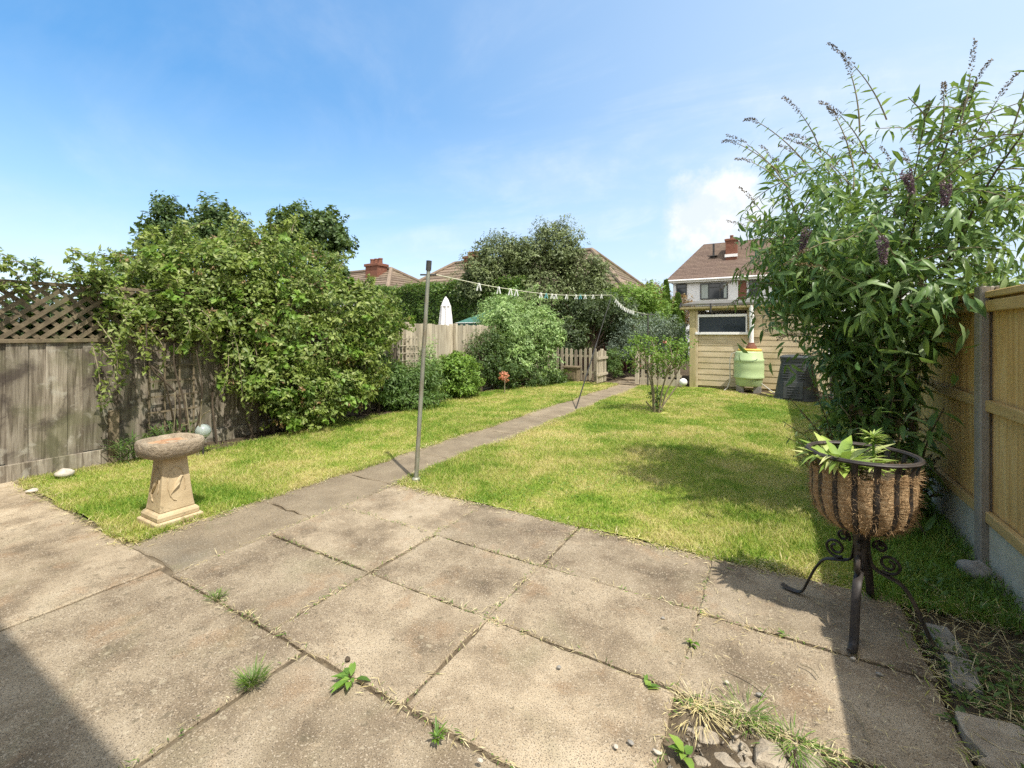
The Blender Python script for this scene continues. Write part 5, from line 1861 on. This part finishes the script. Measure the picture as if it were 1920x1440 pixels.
# climber on the left fence
def climber():
    t = thing('climber', 'huge honeysuckle climber tumbling over the lattice fence', 'climber', (FXL + .3, 4.3, 0))
    bl = []
    def add(px, py, dd, r, w=1.0):
        q = P(px, py, dd)
        bl.append((tuple(q), r, w))
    # main rounded mass over the fence top
    add(420, 520, 6.9, (.75, 1.0, .62), 1.6); add(330, 520, 6.5, (.6, .8, .50), 1.1); add(500, 500, 7.3, (.7, .9, .60), 1.3)
    add(575, 560, 7.7, (.65, .9, .7), 1.4); add(650, 600, 8.1, (.6, .8, .62), 1.2); add(705, 610, 8.6, (.5, .7, .5), .9)
    add(500, 600, 7.0, (.6, .9, .65), 1.4); add(420, 610, 6.6, (.45, .8, .5), 1.1); add(590, 660, 7.4, (.55, .8, .6), 1.3)
    add(330, 590, 6.1, (.4, .7, .45), .9); add(540, 720, 6.95, (.5, .65, .5), 1.2); add(470, 690, 6.7, (.35, .5, .45), .7)
    add(620, 735, 7.5, (.45, .7, .45), 1.0); add(580, 770, 7.2, (.45, .7, .28), .7); add(670, 690, 8.0, (.5, .6, .5), .9)
    add(240, 560, 5.8, (.3, .65, .33), .7); add(400, 480, 7.2, (.55, .5, .3), .6); add(465, 462, 7.4, (.4, .4, .22), .4); add(270, 500, 6.3, (.4, .5, .22), .5)
    p, dd, nn = crown(bl, 50000, .27, 20, .18, spray=.28)
    keep = ~((p[:, 0] > FXL - .04) & (p[:, 0] < FXL + .05) & (p[:, 2] < 2.0))
    p, dd, nn = p[keep], dd[keep], nn[keep]
    k_ = len(p)
    ll = rng.uniform(.5, 1.45, k_) * .064 * uneven(p)
    leaves('foliage', p, dd, nn, ll, ll * .52, M['l_climb'], t, kind=2, droop=.25)
    p, dd, nn = crown(bl, 5200, .22, 9, .05, spray=.3)
    ll = rng.uniform(.07, .115, len(p))
    leaves('large_leaf', p, dd, nn, ll, ll * .72, M['l_bright'], t, kind=2, droop=.2)
    p, dd, nn = crown(bl, 2600, .16, 5, .25, spray=.2)
    ll = rng.uniform(.04, .07, len(p))
    leaves('dead_leaf', p, dd, nn, ll, ll * .45, M['l_dead'], t, kind=2, droop=.3)
    # rambling shoots: above the lattice and hanging down the boards
    ps, ds, ns = [], [], []
    b = B()
    def shoot(pts, r, step, n_per=3, spread=1.0):
        c_ = crom(pts, 8)
        b.tube(c_, [r * (1 - .6 * i / (len(c_) - 1)) for i in range(len(c_))], 5)
        for i in range(1, len(c_)):
            for _ in range(n_per):
                q = np.array(c_[i]) + (np.array(c_[i - 1]) - np.array(c_[i])) * random.random()
                dr = rdir(1)[0]
                ps.append(q + dr * .012); ds.append(dr + np.array([.25, 0, -.15])); ns.append(rdir(1)[0] * .7 + np.array([.3, -.2, .8]))
    for k_ in range(85):     # arching shoots over the lattice, left part
        y0 = 4.2 - 3.9 * random.random() ** 1.25
        s = np.array([FXL + random.uniform(-.2, .1), y0, random.uniform(1.95, 2.15)])
        lean = np.array([random.uniform(-.1, .35), random.uniform(-.7, .25), random.uniform(.02, .42)])
        f_ = .25 + .75 * min(1, (y0 + .5) / 3.0)
        shoot([s, s + lean * .6 * f_ + [0, 0, .10], s + lean * 1.15 * f_ + [0, 0, .02]], .007, .05, 4)
    for k_ in range(46):     # tangle lying on the lattice
        y0 = random.uniform(2.0, 4.5)
        s = np.array([FXL + .04, y0, random.uniform(1.6, 2.12)])
        e = s + np.array([random.uniform(.03, .25), random.uniform(-.5, .5), random.uniform(-.35, .15)])
        shoot([s, (s + e) / 2 + [.05, 0, .06], e], .006, .05, 3)
    for k_ in range(46):     # curtains hanging down in front of the boards
        y0 = random.uniform(2.0, 6.8)
        s = np.array([FXL + random.uniform(.1, .45), y0, random.uniform(1.3, 1.9)])
        ln_ = random.uniform(.3, 1.15) * (1.15 if y0 > 3.4 else .75)
        e = s + np.array([random.uniform(.0, .25), random.uniform(-.2, .2), -ln_])
        e[2] = max(e[2], .12)
        shoot([s, (s + e) / 2 + [.12, random.uniform(-.1, .1), .05], e], .006, .05, 3)
    for k_ in range(60):     # upright wisps on the mass
        j = random.randrange(0, 6)
        c_, r_, _ = bl[j]
        a = random.uniform(0, 6.28)
        s = np.array(c_) + np.array([math.cos(a) * r_[0] * .5, math.sin(a) * r_[1] * .7, r_[2] * .85])
        e = s + np.array([random.uniform(-.2, .3), random.uniform(-.3, .3), random.uniform(.05, .32)])
        shoot([s, (s + e) / 2 + [0, 0, .06], e], .006, .05, 4)
    b.build('shoot', M['palebark'], t)['kind'] = 'stuff'
    ll = rng.uniform(.6, 1.4, len(ps)) * .062
    leaves('shoot_leaf', np.array(ps), np.array(ds), np.array(ns), ll, ll * .5, M['l_climb'], t, kind=2, droop=.25)
    # woody stems at the base and bare brown tangle
    b = B()
    for k_ in range(26):
        y0 = random.uniform(2.6, 6.4)
        s = np.array([FXL + random.uniform(.15, .4), y0, -.03])
        e = np.array([FXL + random.uniform(.1, .5), y0 + random.uniform(-.5, .5), random.uniform(1.1, 1.9)])
        pts = crom([s, s * .6 + e * .4 + rng.normal(size=3) * .08, s * .3 + e * .7 + rng.normal(size=3) * .08, e], 5)
        b.tube(pts, [.016 * (1 - .6 * i / (len(pts) - 1)) for i in range(len(pts))], 6)
    for k_ in range(126):
        c_, r_, _ = bl[random.randrange(len(bl))]
        s = np.array(c_) + np.clip(rng.normal(size=3), -1.4, 1.4) * np.array(r_) * .42
        e = s + rng.normal(size=3) * np.array([.12, .2, .12])
        if min(s[2], e[2]) < .05: continue
        b.tube([s, (s + e) / 2 + rng.normal(size=3) * .04, e], [.006, .005, .003], 5)
    b.build('stem', M['bark'], t)['kind'] = 'stuff'


climber()
# low border growth at the foot of the old fence
def base_growth():
    ps, ds, ns = [], [], []
    t = thing('border_plants', 'strappy low leaves at the foot of the old fence', 'plant', (FXL + .3, 2.9, 0))
    for (cx_, cy_, n_, h_) in ((FXL + .22, 2.35, 90, .34), (FXL + .25, 2.62, 150, .42), (FXL + .2, 2.95, 80, .5)):
        for k_ in range(n_):
            a = random.uniform(0, 6.28)
            ps.append((cx_ + random.uniform(-.08, .08), cy_ + random.uniform(-.14, .14), random.uniform(0, h_ * .7)))
            ds.append((math.cos(a) * .6, math.sin(a) * .6, random.uniform(.2, 1.0))); ns.append((-math.cos(a) * .5, -math.sin(a) * .5, .6))
    leaves('strap_leaf', np.array(ps), np.array(ds), np.array(ns), rng.uniform(.12, .26, len(ps)), .014, M['l_mid'], t, kind=3, droop=.4)
    t2 = thing('bare_stems', 'bare pale twigs standing up behind the birdbath', 'dead plant', (FXL + .3, 3.0, 0))
    b = B()
    for (px, py, px2, py2) in ((322, 815, 328, 735), (326, 790, 345, 830), (362, 812, 347, 738), (368, 800, 393, 770), (335, 815, 352, 795), (372, 790, 378, 750)):
        a, c_ = P(px, py, 5.7), P(px2, py2, 5.65)
        a[2] = max(a[2], .0)
        B().tube(crom([(a[0], a[1], 0), (a + c_) / 2 + rng.normal(size=3) * .02, c_], 5), .007, 5).build('stem', M['palebark'], t2)


base_growth()
# stray plant sticking out of the far end of the climber near the grass (leafy shoot at the foot)
t = thing('leafy_shoot', 'short leafy shoot at the foot of the fence right of the globe', 'plant', (*G(462, 812)[:2], 0))
c = G(462, 812)
ps = [c + np.array([random.uniform(-.05, .05), random.uniform(-.05, .05), z_]) for z_ in np.linspace(.05, .5, 34)]
leaves('leaf', np.array(ps), rdir(34) + np.array([.2, -.2, 0]), rdir(34) * .5 + np.array([.3, -.3, .8]), rng.uniform(.05, .09, 34), rng.uniform(.03, .045, 34), M['l_silver'], t, kind=2)
B().tube([tuple(c - [0, 0, .02]), tuple(c + [0.02, 0, .55])], .006, 5).build('stem', M['palebark'], t)

# rose bush on the right lawn
def rose():
    c = np.array([-2.0, 9.1, 0.0])
    t = thing('rose_bush', 'open branched rose bush standing alone in the right lawn', 'rose bush', c)
    b = B()
    tips = []
    for k_ in range(7):
        a = 6.28 * k_ / 7 + random.uniform(-.3, .3)
        s = c + np.array([math.cos(a) * .07, math.sin(a) * .07, -.02])
        e = c + np.array([math.cos(a) * random.uniform(.12, .42), math.sin(a) * random.uniform(.12, .42), random.uniform(.65, .95)])
        pts = crom([s, s * .5 + e * .5 + np.array([-math.cos(a) * .04, -math.sin(a) * .04, .02]), e], 6)
        b.tube(pts, [.018 * (1 - .45 * i / (len(pts) - 1)) for i in range(len(pts))], 7)
        for q in range(4):
            tp = e + np.array([random.uniform(-.36, .36), random.uniform(-.36, .36), random.uniform(.05, .55)])
            b.tube(crom([e, (e + tp) / 2 + rng.normal(size=3) * .04, tp], 4), [.009] * 8 + [.004], 6)
            tips.append(tp)
    b.tube([c + [.03, -.03, 0], c + [.40, .12, .58]], .014, 6)
    b.tube([c + [-.05, 0, 0], c + [-.2, -.05, .2]], .016, 6)
    b.build('stem', M['palebark'], t, smooth=True)
    bl = [(tuple(q), (.17, .17, .13), 1) for q in tips]
    p, dd, nn = crown(bl, 2500, .4, 6, .3)
    leaves('foliage', p, dd, nn, rng.uniform(.035, .065, len(p)), rng.uniform(.022, .036, len(p)), M['l_bright'], t, kind=2, droop=.15)
    p, dd, nn = crown([((c[0], c[1], .3), (.14, .14, .2), 1)], 260, .4, 6, .4)
    leaves('low_leaf', p, dd, nn, rng.uniform(.05, .09, len(p)), .025, M['l_mid'], t, kind=2)
    q = P(1246, 642, 8.75)
    pp_ = np.tile(q, (26, 1)) + rdir(26) * .012
    dr = rdir(26); dr[:, 2] = abs(dr[:, 2])
    leaves('flower', pp_, dr, rdir(26), .045, .04, M['rose'], t, kind=2)


rose()


# the big buddleia on the right
def buddleia():
    base = np.array([.72, 5.25, 0.0])
    t = thing('buddleia', 'big arching buddleia with mauve spikes leaning over the new fence', 'buddleia', base)
    st = B()
    br = B()
    ps, ds, ns, Ls = [], [], [], []
    tipsP, tipsD = [], []
    def clampf(p):
        if p[2] < 1.95 and p[0] > FXR - .12:
            p[0] = FXR - .12
        return p
    AX = np.array([.84, 4.95])
    def env(p, k=1.0):
        """the bush's own rounded outline: narrow foot, broad flat-topped head"""
        z = p[2]
        if z > 1.75:
            q = abs((z - 2.12) / (1.42 * k))
            if q >= 1: return False
            rad = 1.36 * (1 - q ** 3.0) ** .5
        else:
            return math.hypot(p[0] - AX[0] + .09, p[1] - AX[1]) < k * float(np.interp(z, [0, .6, 1.2, 1.5, 1.75], [.24, .28, .38, .66, 1.2]))
        return math.hypot(p[0] - AX[0], p[1] - AX[1]) < rad * k
    def grow(s, d0, L, grav, n, wig):
        pts = [np.array(s, float)]
        d_ = np.array(d0, float); d_ /= np.linalg.norm(d_)
        kk = random.uniform(.82, 1.08)
        for i in range(n):
            d_ = d_ + np.array([0, 0, -grav / n]) + rng.normal(size=3) * wig
            d_ /= np.linalg.norm(d_)
            q = clampf(pts[-1] + d_ * L / n)
            if i > 1 and not env(q, kk):
                break
            pts.append(q)
        return pts
    def leafy(pts, frm, sp, l0, l1):
        acc = 0; side_ = 0
        tot = len(pts)
        for i in range(max(1, int(frm * tot)), tot):
            a, b_ = pts[i - 1], pts[i]
            seg = np.linalg.norm(b_ - a)
            dv = (b_ - a) / max(seg, 1e-6)
            m_ = max(1, int(seg / sp))
            for q in range(m_):
                p = a + (b_ - a) * (q + .5) / m_
                side_ += 1
                an = (side_ % 2) * math.pi / 2 + random.uniform(-.4, .4)
                u = np.cross(dv, [0.2, .1, 1.0]); u /= max(np.linalg.norm(u), 1e-6)
                w = np.cross(dv, u)
                for sg in (1, -1):
                    o = (u * math.cos(an) + w * math.sin(an)) * sg
                    ps.append(p); ds.append(o * .9 + dv * random.uniform(.3, .8) + np.array([0, 0, random.uniform(-.45, .05)])); ns.append(np.array([0, 0, 1.0]) + o * -.25 + rng.normal(size=3) * .4)
                    f_ = i / tot
                    Ls.append((l0 + (l1 - l0) * f_) * random.uniform(.7, 1.2))
    # crown target: ellipsoid of stem tips
    for k_ in range(120):
        a = random.uniform(0, 6.28)
        e = random.uniform(.55, 1.5)
        hor = np.array([math.cos(a), math.sin(a), 0])
        d0 = hor * math.cos(e) * 1.05 + np.array([0, 0, math.sin(e) + .25])
        s = base + hor * random.uniform(.02, .25) + np.array([.05, -.15, 0])
        L = random.uniform(2.6, 4.1) if e > .9 else random.uniform(1.9, 3.0)
        pts = grow(s, d0, L, random.uniform(.25, .95), 16, .05)
        m_ = len(pts)
        r0 = random.uniform(.011, .024)
        st.tube(pts, [r0 * (1 - .8 * i / m_) for i in range(m_)], 6)
        leafy(pts, .4, .044, .175, .10)
        tipsP.append(pts[-1]); tipsD.append(pts[-1] - pts[-2])
        for i in range(4, m_):
            for _ in range(2):
                if random.random() < .8:
                    dv = pts[i] - pts[i - 1]; dv /= np.linalg.norm(dv)
                    o = rdir(1)[0]; o[2] = o[2] * .5 + .1
                    L2 = random.uniform(.28, .66)
                    if 1.3 < pts[i][2] < 2.9:
                        ou = np.array([pts[i][0] - AX[0], pts[i][1] - AX[1], 0])
                        o = o + ou / max(np.linalg.norm(ou), .05) * .7
                        L2 *= 1.45
                    b2 = grow(pts[i], dv * .4 + o, L2, random.uniform(.3, 1.0), 7, .06)
                    n2_ = len(b2)
                    if n2_ < 3: continue
                    br.tube(b2, [.006 * (1 - .7 * q / n2_) for q in range(n2_)], 4)
                    leafy(b2, .1, .046, .165, .09)
                    if random.random() < .3:
                        tipsP.append(b2[-1]); tipsD.append(b2[-1] - b2[-2])
    # feathery wands that rise out of the crown
    for k_ in range(34):
        a = random.uniform(0, 6.28); q = 1.05 * random.random() ** .6
        s = np.array([AX[0] + math.cos(a) * q, AX[1] + math.sin(a) * q, random.uniform(2.8, 3.05)])
        dv = np.array([math.cos(a) * q * .7 - .15, math.sin(a) * q * .5, 1.0]) + rng.normal(size=3) * .15
        dv /= np.linalg.norm(dv)
        L2 = random.uniform(.25, .62)
        pts = [s + dv * L2 * u + np.array([-.10, 0, -.12]) * L2 * u * u for u in np.linspace(0, 1, 8)]
        br.tube(pts, [.006 * (1 - .6 * i / 8) for i in range(8)], 4)
        leafy(pts, .05, .05, .13, .05)
        tipsP.append(pts[-1]); tipsD.append(pts[-1] - pts[-2])
    # leafy low shoots beside the fence and wiry ones over the lawn
    for (px, py, dd_) in ((1675, 745, 3.45), (1700, 775, 3.3), (1770, 765, 3.25), (1745, 800, 3.2), (1640, 790, 3.5)):
        e = P(px, py, dd_)
        s = np.array([min(e[0], 1.0), e[1] + .45, 0])
        pts = crom([s, (s + e) / 2 + np.array([0, .1, .12]), e], 5)
        st.tube(pts, [.008 * (1 - .6 * i / len(pts)) for i in range(len(pts))], 5)
        leafy([np.array(q) for q in pts], .45, .06, .23, .15)
    for (px, py, dd_) in ((1480, 745, 3.7), (1468, 790, 3.6), (1500, 770, 3.5), (1520, 720, 3.8), (1475, 820, 3.4)):
        e = P(px, py, dd_)
        s = base + np.array([-.15, -.3, .1])
        pts = crom([s, (s + e) / 2 + np.array([0, 0, .12]), e], 6)
        st.tube(pts, [.006 * (1 - .6 * i / len(pts)) for i in range(len(pts))], 5)
        leafy([np.array(q) for q in pts], .5, .09, .07, .045)
    # low suckers with large leaves near the fence foot
    for k_ in range(16):
        a = random.uniform(2.2, 6.0)
        s = base + np.array([random.uniform(-.25, .3), random.uniform(-.8, .3), 0])
        pts = grow(s, np.array([math.cos(a) * .45, math.sin(a) * .45, 1]), random.uniform(.5, 1.25), .4, 7, .06)
        st.tube(pts, [.008 * (1 - .6 * i / len(pts)) for i in range(len(pts))], 5)
        leafy(pts, .3, .09, .19, .13)
    ps_, ds_, ns_, Ls_ = map(np.array, (ps, ds, ns, Ls))
    ok = ~((ps_[:, 0] > FXR - .1) & (ps_[:, 2] < 1.9))
    ps_, ds_, ns_, Ls_ = ps_[ok], ds_[ok], ns_[ok], Ls_[ok]
    leaves('foliage', ps_, ds_, ns_, Ls_, Ls_ * rng.uniform(.21, .30, len(Ls_)), M['l_bud'], t, kind=3, droop=.42)
    st.build('stem', M['bark'], t, smooth=True)
    br.build('branch', M['palebark'], t)['kind'] = 'stuff'
    # inner foliage that closes the middle of the bush
    p, dd, nn = crown([((.84, 4.95, 2.15), (1.02, 1.0, .85), 2.2), ((.74, 4.95, 1.35), (.38, .45, .55), .6), ((.74, 5.05, .75), (.30, .38, .5), .45), ((.38, 4.75, 2.12), (.52, .55, .40), .6)], 7000, .4, 40, .35, spray=.25)
    ok = ~((p[:, 0] > FXR - .12) & (p[:, 2] < 1.9))
    p, dd, nn = p[ok], dd[ok], nn[ok]
    dd = unit(dd + np.array([-.1, -.15, -.35]))
    ll = rng.uniform(.08, .165, len(p))
    leaves('inner_foliage', p, dd, nn, ll, ll * rng.uniform(.21, .29, len(p)), M['l_bud'], t, kind=3, droop=.4)
    # spent and flowering spikes on the tips
    order = np.argsort([-p[2] for p in tipsP])
    pp_, dd_, nn_ = [], [], []
    for i in order:
        p, dv = np.array(tipsP[i]), np.array(tipsD[i]); dv = dv / np.linalg.norm(dv)
        if random.random() < .15: continue
        Ls2 = random.uniform(.12, .27)
        for u in np.linspace(0, 1, 30):
            for _ in range(3):
                o = rdir(1)[0]
                pp_.append(p + dv * Ls2 * u + np.array([0, 0, -.05]) * u * u + o * .008 * (1 - .7 * u)); dd_.append(o + dv * .5); nn_.append(rdir(1)[0])
    leaves('spent_spike', np.array(pp_), np.array(dd_), np.array(nn_), .016, .009, M['spent'], t, kind=1)
    for (px, py, dd0_) in ((1698, 338, 3.0), (1775, 358, 2.9), (1655, 463, 2.85), (1512, 447, 3.4)):
        p = P(px, py - 14, dd0_)
        pp_, dd_, nn_ = [], [], []
        ax = np.array([random.uniform(-.3, .3), random.uniform(-.3, .3), -1.0]); ax /= np.linalg.norm(ax)
        for u in np.linspace(0, 1, 40):
            for _ in range(9):
                o = rdir(1)[0]
                pp_.append(p + ax * .15 * u + o * .024 * (1 - .75 * u)); dd_.append(o); nn_.append(rdir(1)[0])
        leaves('flower_spike', np.array(pp_), np.array(dd_), np.array(nn_), .016, .012, M['petal'], t, kind=1)
    return


buddleia()
# bushes on the neighbour's side of the new fence
for (px, py, dd, lab, n_, r_) in ((1890, 505, 4.6, 'lit green bush showing over the new fence at the right edge', 7000, (.55, .7, .45)),):
    q = P(px, py, dd)
    q[0] = max(q[0], FXR + .65)
    shrub('neighbour_bush', lab, 'bush', (q[0], q[1]), [((0, 0, 1.75), r_, 1), ((.2, -.8, 1.7), (.5, .6, .45), 1), ((.1, .9, 1.75), (.5, .6, .5), 1)], n_, .08, M['l_bright'], tr=.05)

# ------------------------------------------------------------------ foreground bits
def weed(label, px, py, n_, L, W, m, kind, up, spread, name='weed', cat='weed', kindl=3):
    c = G(px, py)
    ps, ds, ns = [], [], []
    for k_ in range(n_):
        a = random.gauss(1.0 + n_, 1.1) if random.random() < .7 else random.uniform(0, 6.28)
        q = random.uniform(0, spread)
        ps.append(c + np.array([math.cos(a) * q, math.sin(a) * q, random.uniform(-.01, .01)]))
        ds.append((math.cos(a) * .8 + random.uniform(-.3, .3), math.sin(a) * .8 + random.uniform(-.3, .3), random.uniform(up * .4, up))); ns.append((-math.cos(a) * up, -math.sin(a) * up, 1))
    o = leaves(name, np.array(ps), np.array(ds), np.array(ns), rng.uniform(.35, 1.25, n_) * L, rng.uniform(.6, 1.25, n_) * W, m, None, kind=kindl, droop=.3, origin=tuple(c))
    return tag(o, label, cat, 'weeds in the patio joints')


weed('round tuft of fine grass in the near left patio joint', 472, 1278, 300, .075, .0032, M['l_weed'], 3, 2.2, .05, 'grass_tuft', 'grass tuft')
weed('small grass tuft in the joint beside the big left slab', 405, 1120, 150, .05, .003, M['l_weed'], 3, 1.8, .045, 'grass_tuft', 'grass tuft')
weed('flat toothed weed rosette in the near centre joint', 658, 1272, 22, .075, .026, M['l_weed'], 3, .45, .03)
weed('small upright leafy weed in the joint at the bottom of the patio', 818, 1382, 24, .05, .012, M['l_weed'], 3, 1.4, .015)
weed('single broad leaved weed at the corner of the rubble gap', 1208, 1287, 7, .05, .026, M['l_weed'], 3, .6, .02)
weed('small weed in the upright joint right of centre', 1298, 1205, 10, .045, .018, M['l_weed'], 3, 1.0, .02)
weed('tiny weed in the joint before the basket planter', 1470, 1190, 10, .03, .011, M['l_weed'], 3, 1.0, .012)
weed('bright lobed weed growing in the rubble gap', 1283, 1412, 9, .065, .034, M['l_weed'], 3, .9, .025)
weed('small dark weed at the right edge of the patio', 1798, 1350, 18, .06, .022, M['l_mid'], 3, .7, .03)
weed('long grass tuft on the far edge of the rubble gap', 1400, 1338, 130, .085, .0032, M['l_weed'], 3, 1.3, .09, 'grass_tuft', 'grass tuft')
weed('pale dry grass tuft beside the rubble gap corner', 1310, 1325, 150, .08, .003, M['l_straw'], 3, .35, .12, 'grass_tuft', 'grass tuft')
weed('trailing grass tuft at the near edge of the rubble gap', 1490, 1395, 130, .08, .003, M['l_weed'], 3, .6, .11, 'grass_tuft', 'grass tuft')
# right soil bed ground cover
k_ = 5200
x = rng.uniform(.66, FXR - .03, k_); y = rng.uniform(.8, 3.9, k_)
cl = np.sin(x * 9 + y * 5) + np.sin(y * 8.3 - x * 4) + rng.normal(size=k_) * .6
kp = cl > .1
p = np.stack([x, y, rng.uniform(-.02, .05, k_)], 1)[kp]
dd = rdir(len(p)); dd[:, 2] = abs(dd[:, 2]) * .6 + .1
tag(leaves('ground_cover', p, dd, np.tile([0, 0, 1.0], (len(p), 1)) + rdir(len(p)) * .4, rng.uniform(.02, .05, len(p)), rng.uniform(.01, .02, len(p)), M['l_mid'], kind=2), 'low leafy weeds covering the soil by the gravel boards', 'weeds', kind='stuff')
k_ = 1500
p = np.column_stack([rng.uniform(.64, FXR - .04, k_), rng.uniform(1.2, 3.6, k_), rng.uniform(-.01, .035, k_)])
dd = rdir(k_); dd[:, 2] = abs(dd[:, 2]) * .25
tag(leaves('dry_stalks', p, dd, np.tile([0, 0, 1.0], (k_, 1)), rng.uniform(.04, .16, k_), .003, M['l_straw'], kind=1, droop=.05), 'dry straw stalks lying on the soil by the gravel boards', 'dry grass', kind='stuff')
# grass growing along the gravel boards
k_ = 9000
x = rng.uniform(.45, FXR - .03, k_); y = rng.uniform(3.3, 6.5, k_)
p = np.stack([x, y, hgt(x, y)], 1)
dd = rdir(k_) * .5 + np.array([0, 0, .9])
tag(leaves('long_grass', p, dd, rdir(k_), rng.uniform(.04, .10, k_), .006, M['l_weed'], kind=1, droop=.3), 'longer shaded grass by the foot of the new fence', 'grass', kind='stuff')

# stones
def stone(label, px, py, r, m, name='stone', cat='stone', seed=1, group=None, z=0.0):
    c = G(px, py, z)
    b = B().blob((c[0], c[1], z + r[2] * .7), r, .22, 14, 9, seed)
    return tag(b.build(name, m, None, origin=(c[0], c[1], z), smooth='all'), label, cat, group)


stone('smooth grey boulder in the grass by the gravel board', 1828, 1080, (.085, .075, .055), M['rock'], seed=2)
stone('pale rounded stone on the left lawn corner by the old fence', 120, 893, (.09, .07, .05), M['palerock'], seed=3)
stone('flat pale chip of stone on the left patio edge', 60, 922, (.05, .04, .018), M['palerock'], seed=4)
for i, (px, py) in enumerate([(1243, 1160), (1363, 1281), (1425, 1304), (1155, 1402), (1183, 1394), (1232, 1412), (1048, 1252), (900, 1428), (1650, 1265), (1600, 1236)]):
    stone('small pale pebble lying loose on the concrete slabs', px, py, (.010 + .003 * (i % 3), .008, .0055), M['palerock' if i % 2 else 'rock'], 'pebble', 'pebble', 10 + i, 'pebbles on the patio', .004)
stone('dark snail sized pebble by the toothed weed', 652, 1238, (.014, .011, .010), M['bark'], 'pebble', 'pebble', 31, 'pebbles on the patio', .004)
def rubble(px, py, sz, seed):
    c = G(px, py, -.03)
    rr = random.Random(seed)
    b = B()
    n = rr.choice((5, 6, 7))
    pts = []
    for k_ in range(n):
        a = 6.28 * k_ / n + rr.uniform(-.3, .3)
        q = sz * rr.uniform(.65, 1.15)
        pts.append((c[0] + math.cos(a) * q, c[1] + math.sin(a) * q * .8))
    z1 = -.03 + sz * rr.uniform(.2, .38)
    vs = [(x, y, -.05) for x, y in pts] + [(c[0] + (x - c[0]) * rr.uniform(.82, 1.0), c[1] + (y - c[1]) * rr.uniform(.82, 1.0), z1 + rr.uniform(-.2, .2) * sz) for x, y in pts]
    vs += [(c[0] + rr.uniform(-.2, .2) * sz, c[1], z1 + rr.uniform(0, .15) * sz)]
    fs = [(i, (i + 1) % n, n + (i + 1) % n, n + i) for i in range(n)] + [(n + i, n + (i + 1) % n, 2 * n) for i in range(n)]
    b.add(vs, fs)
    o = b.build('rubble', M['rubble'], None, origin=tuple(c), bevel=sz * .12, bseg=2)
    return tag(o, 'rough lump of broken concrete in the lifted slab gap', 'rubble', 'rubble in the slab gap')


M['rubble'] = surf('broken concrete', [(0.3, (0.24, 0.195, 0.14)), (0.55, (0.38, 0.325, 0.245)), (0.8, (0.50, 0.44, 0.34))], scale=14, detail=9, rough=0.95, bump=1.0, bump_scale=50, bdist=0.01, speck=[(120, 0.6, 0.68, (0.16, 0.13, 0.10), 0.6)])
for i, (px, py, sz) in enumerate([(1330, 1390, .055), (1450, 1425, .10), (1385, 1405, .05), (1315, 1430, .045), (1520, 1432, .07), (1425, 1380, .04), (1355, 1432, .06), (1300, 1372, .03), (1480, 1400, .04), (1400, 1436, .05), (1365, 1372, .025)]):
    rubble(px, py, sz, 60 + i)
k_ = 900
cpos = np.column_stack([rng.uniform(-.33, .6, k_), rng.uniform(1.5, 2.03, k_), rng.uniform(-.035, -.005, k_)])
cv = (np.repeat(cpos, 4, 0).reshape(k_, 4, 3) + rng.normal(size=(k_, 4, 3)) * rng.uniform(.003, .010, (k_, 1, 1))).reshape(-1, 3)
ii = np.arange(k_)[:, None] * 4
tag(np_mesh('crumbs', cv, [np.concatenate([ii + np.array([f]) for f in ([0, 1, 2], [0, 2, 3], [0, 3, 1], [1, 3, 2])])], M['rubble']), 'crumbled concrete grit strewn over the lifted slab gap', 'grit', kind='stuff')
# brick edging beside the patio and a broken slab
for i, (px, py, rz, lab) in enumerate([(1772, 1205, .12, 'sunken brick edging nearer the basket planter'), (1806, 1268, -.1, 'sunken brick edging nearer the broken slab')]):
    c = G(px, py, 0.0)
    b = B()
    b.box((c[0], c[1], -.005), (.10, .215, .06), Matrix.Rotation(rz, 3, 'Z') @ Matrix.Rotation(.06, 3, 'X'))
    tag(b.build('brick', M['brick'] if False else M['block'], None, origin=(c[0], c[1], 0), bevel=.006), lab, 'brick', 'bricks edging the patio')
c = G(1895, 1405)
b = B()
slab(b, c[0] - .12, c[0] + .2, c[1] - .2, c[1] + .12, .03, jit=.02, depth=.08, nseg=4)
tag(b.build('broken_slab', M['rubble'], None, origin=(c[0], c[1], 0)), 'broken pale slab in the soil at the bottom right corner', 'broken slab')
# twigs on the patio
for i, (px, py, px2, py2, lab) in enumerate([(1580, 1305, 1630, 1390, 'long thin twig lying on the shaded right slabs'), (1500, 1245, 1535, 1270, 'short twig on the sunlit slab before the planter'), (1365, 1255, 1440, 1300, 'bent twig across the corner of the rubble gap')]):
    a, c_ = G(px, py, .012), G(px2, py2, .012)
    m_ = (a + c_) / 2 + np.array([.01, .012, .004])
    tag(B().tube(crom([a, m_, c_], 5), .0028, 5).build('twig', M['palebark'], None, origin=tuple(a)), lab, 'twig')
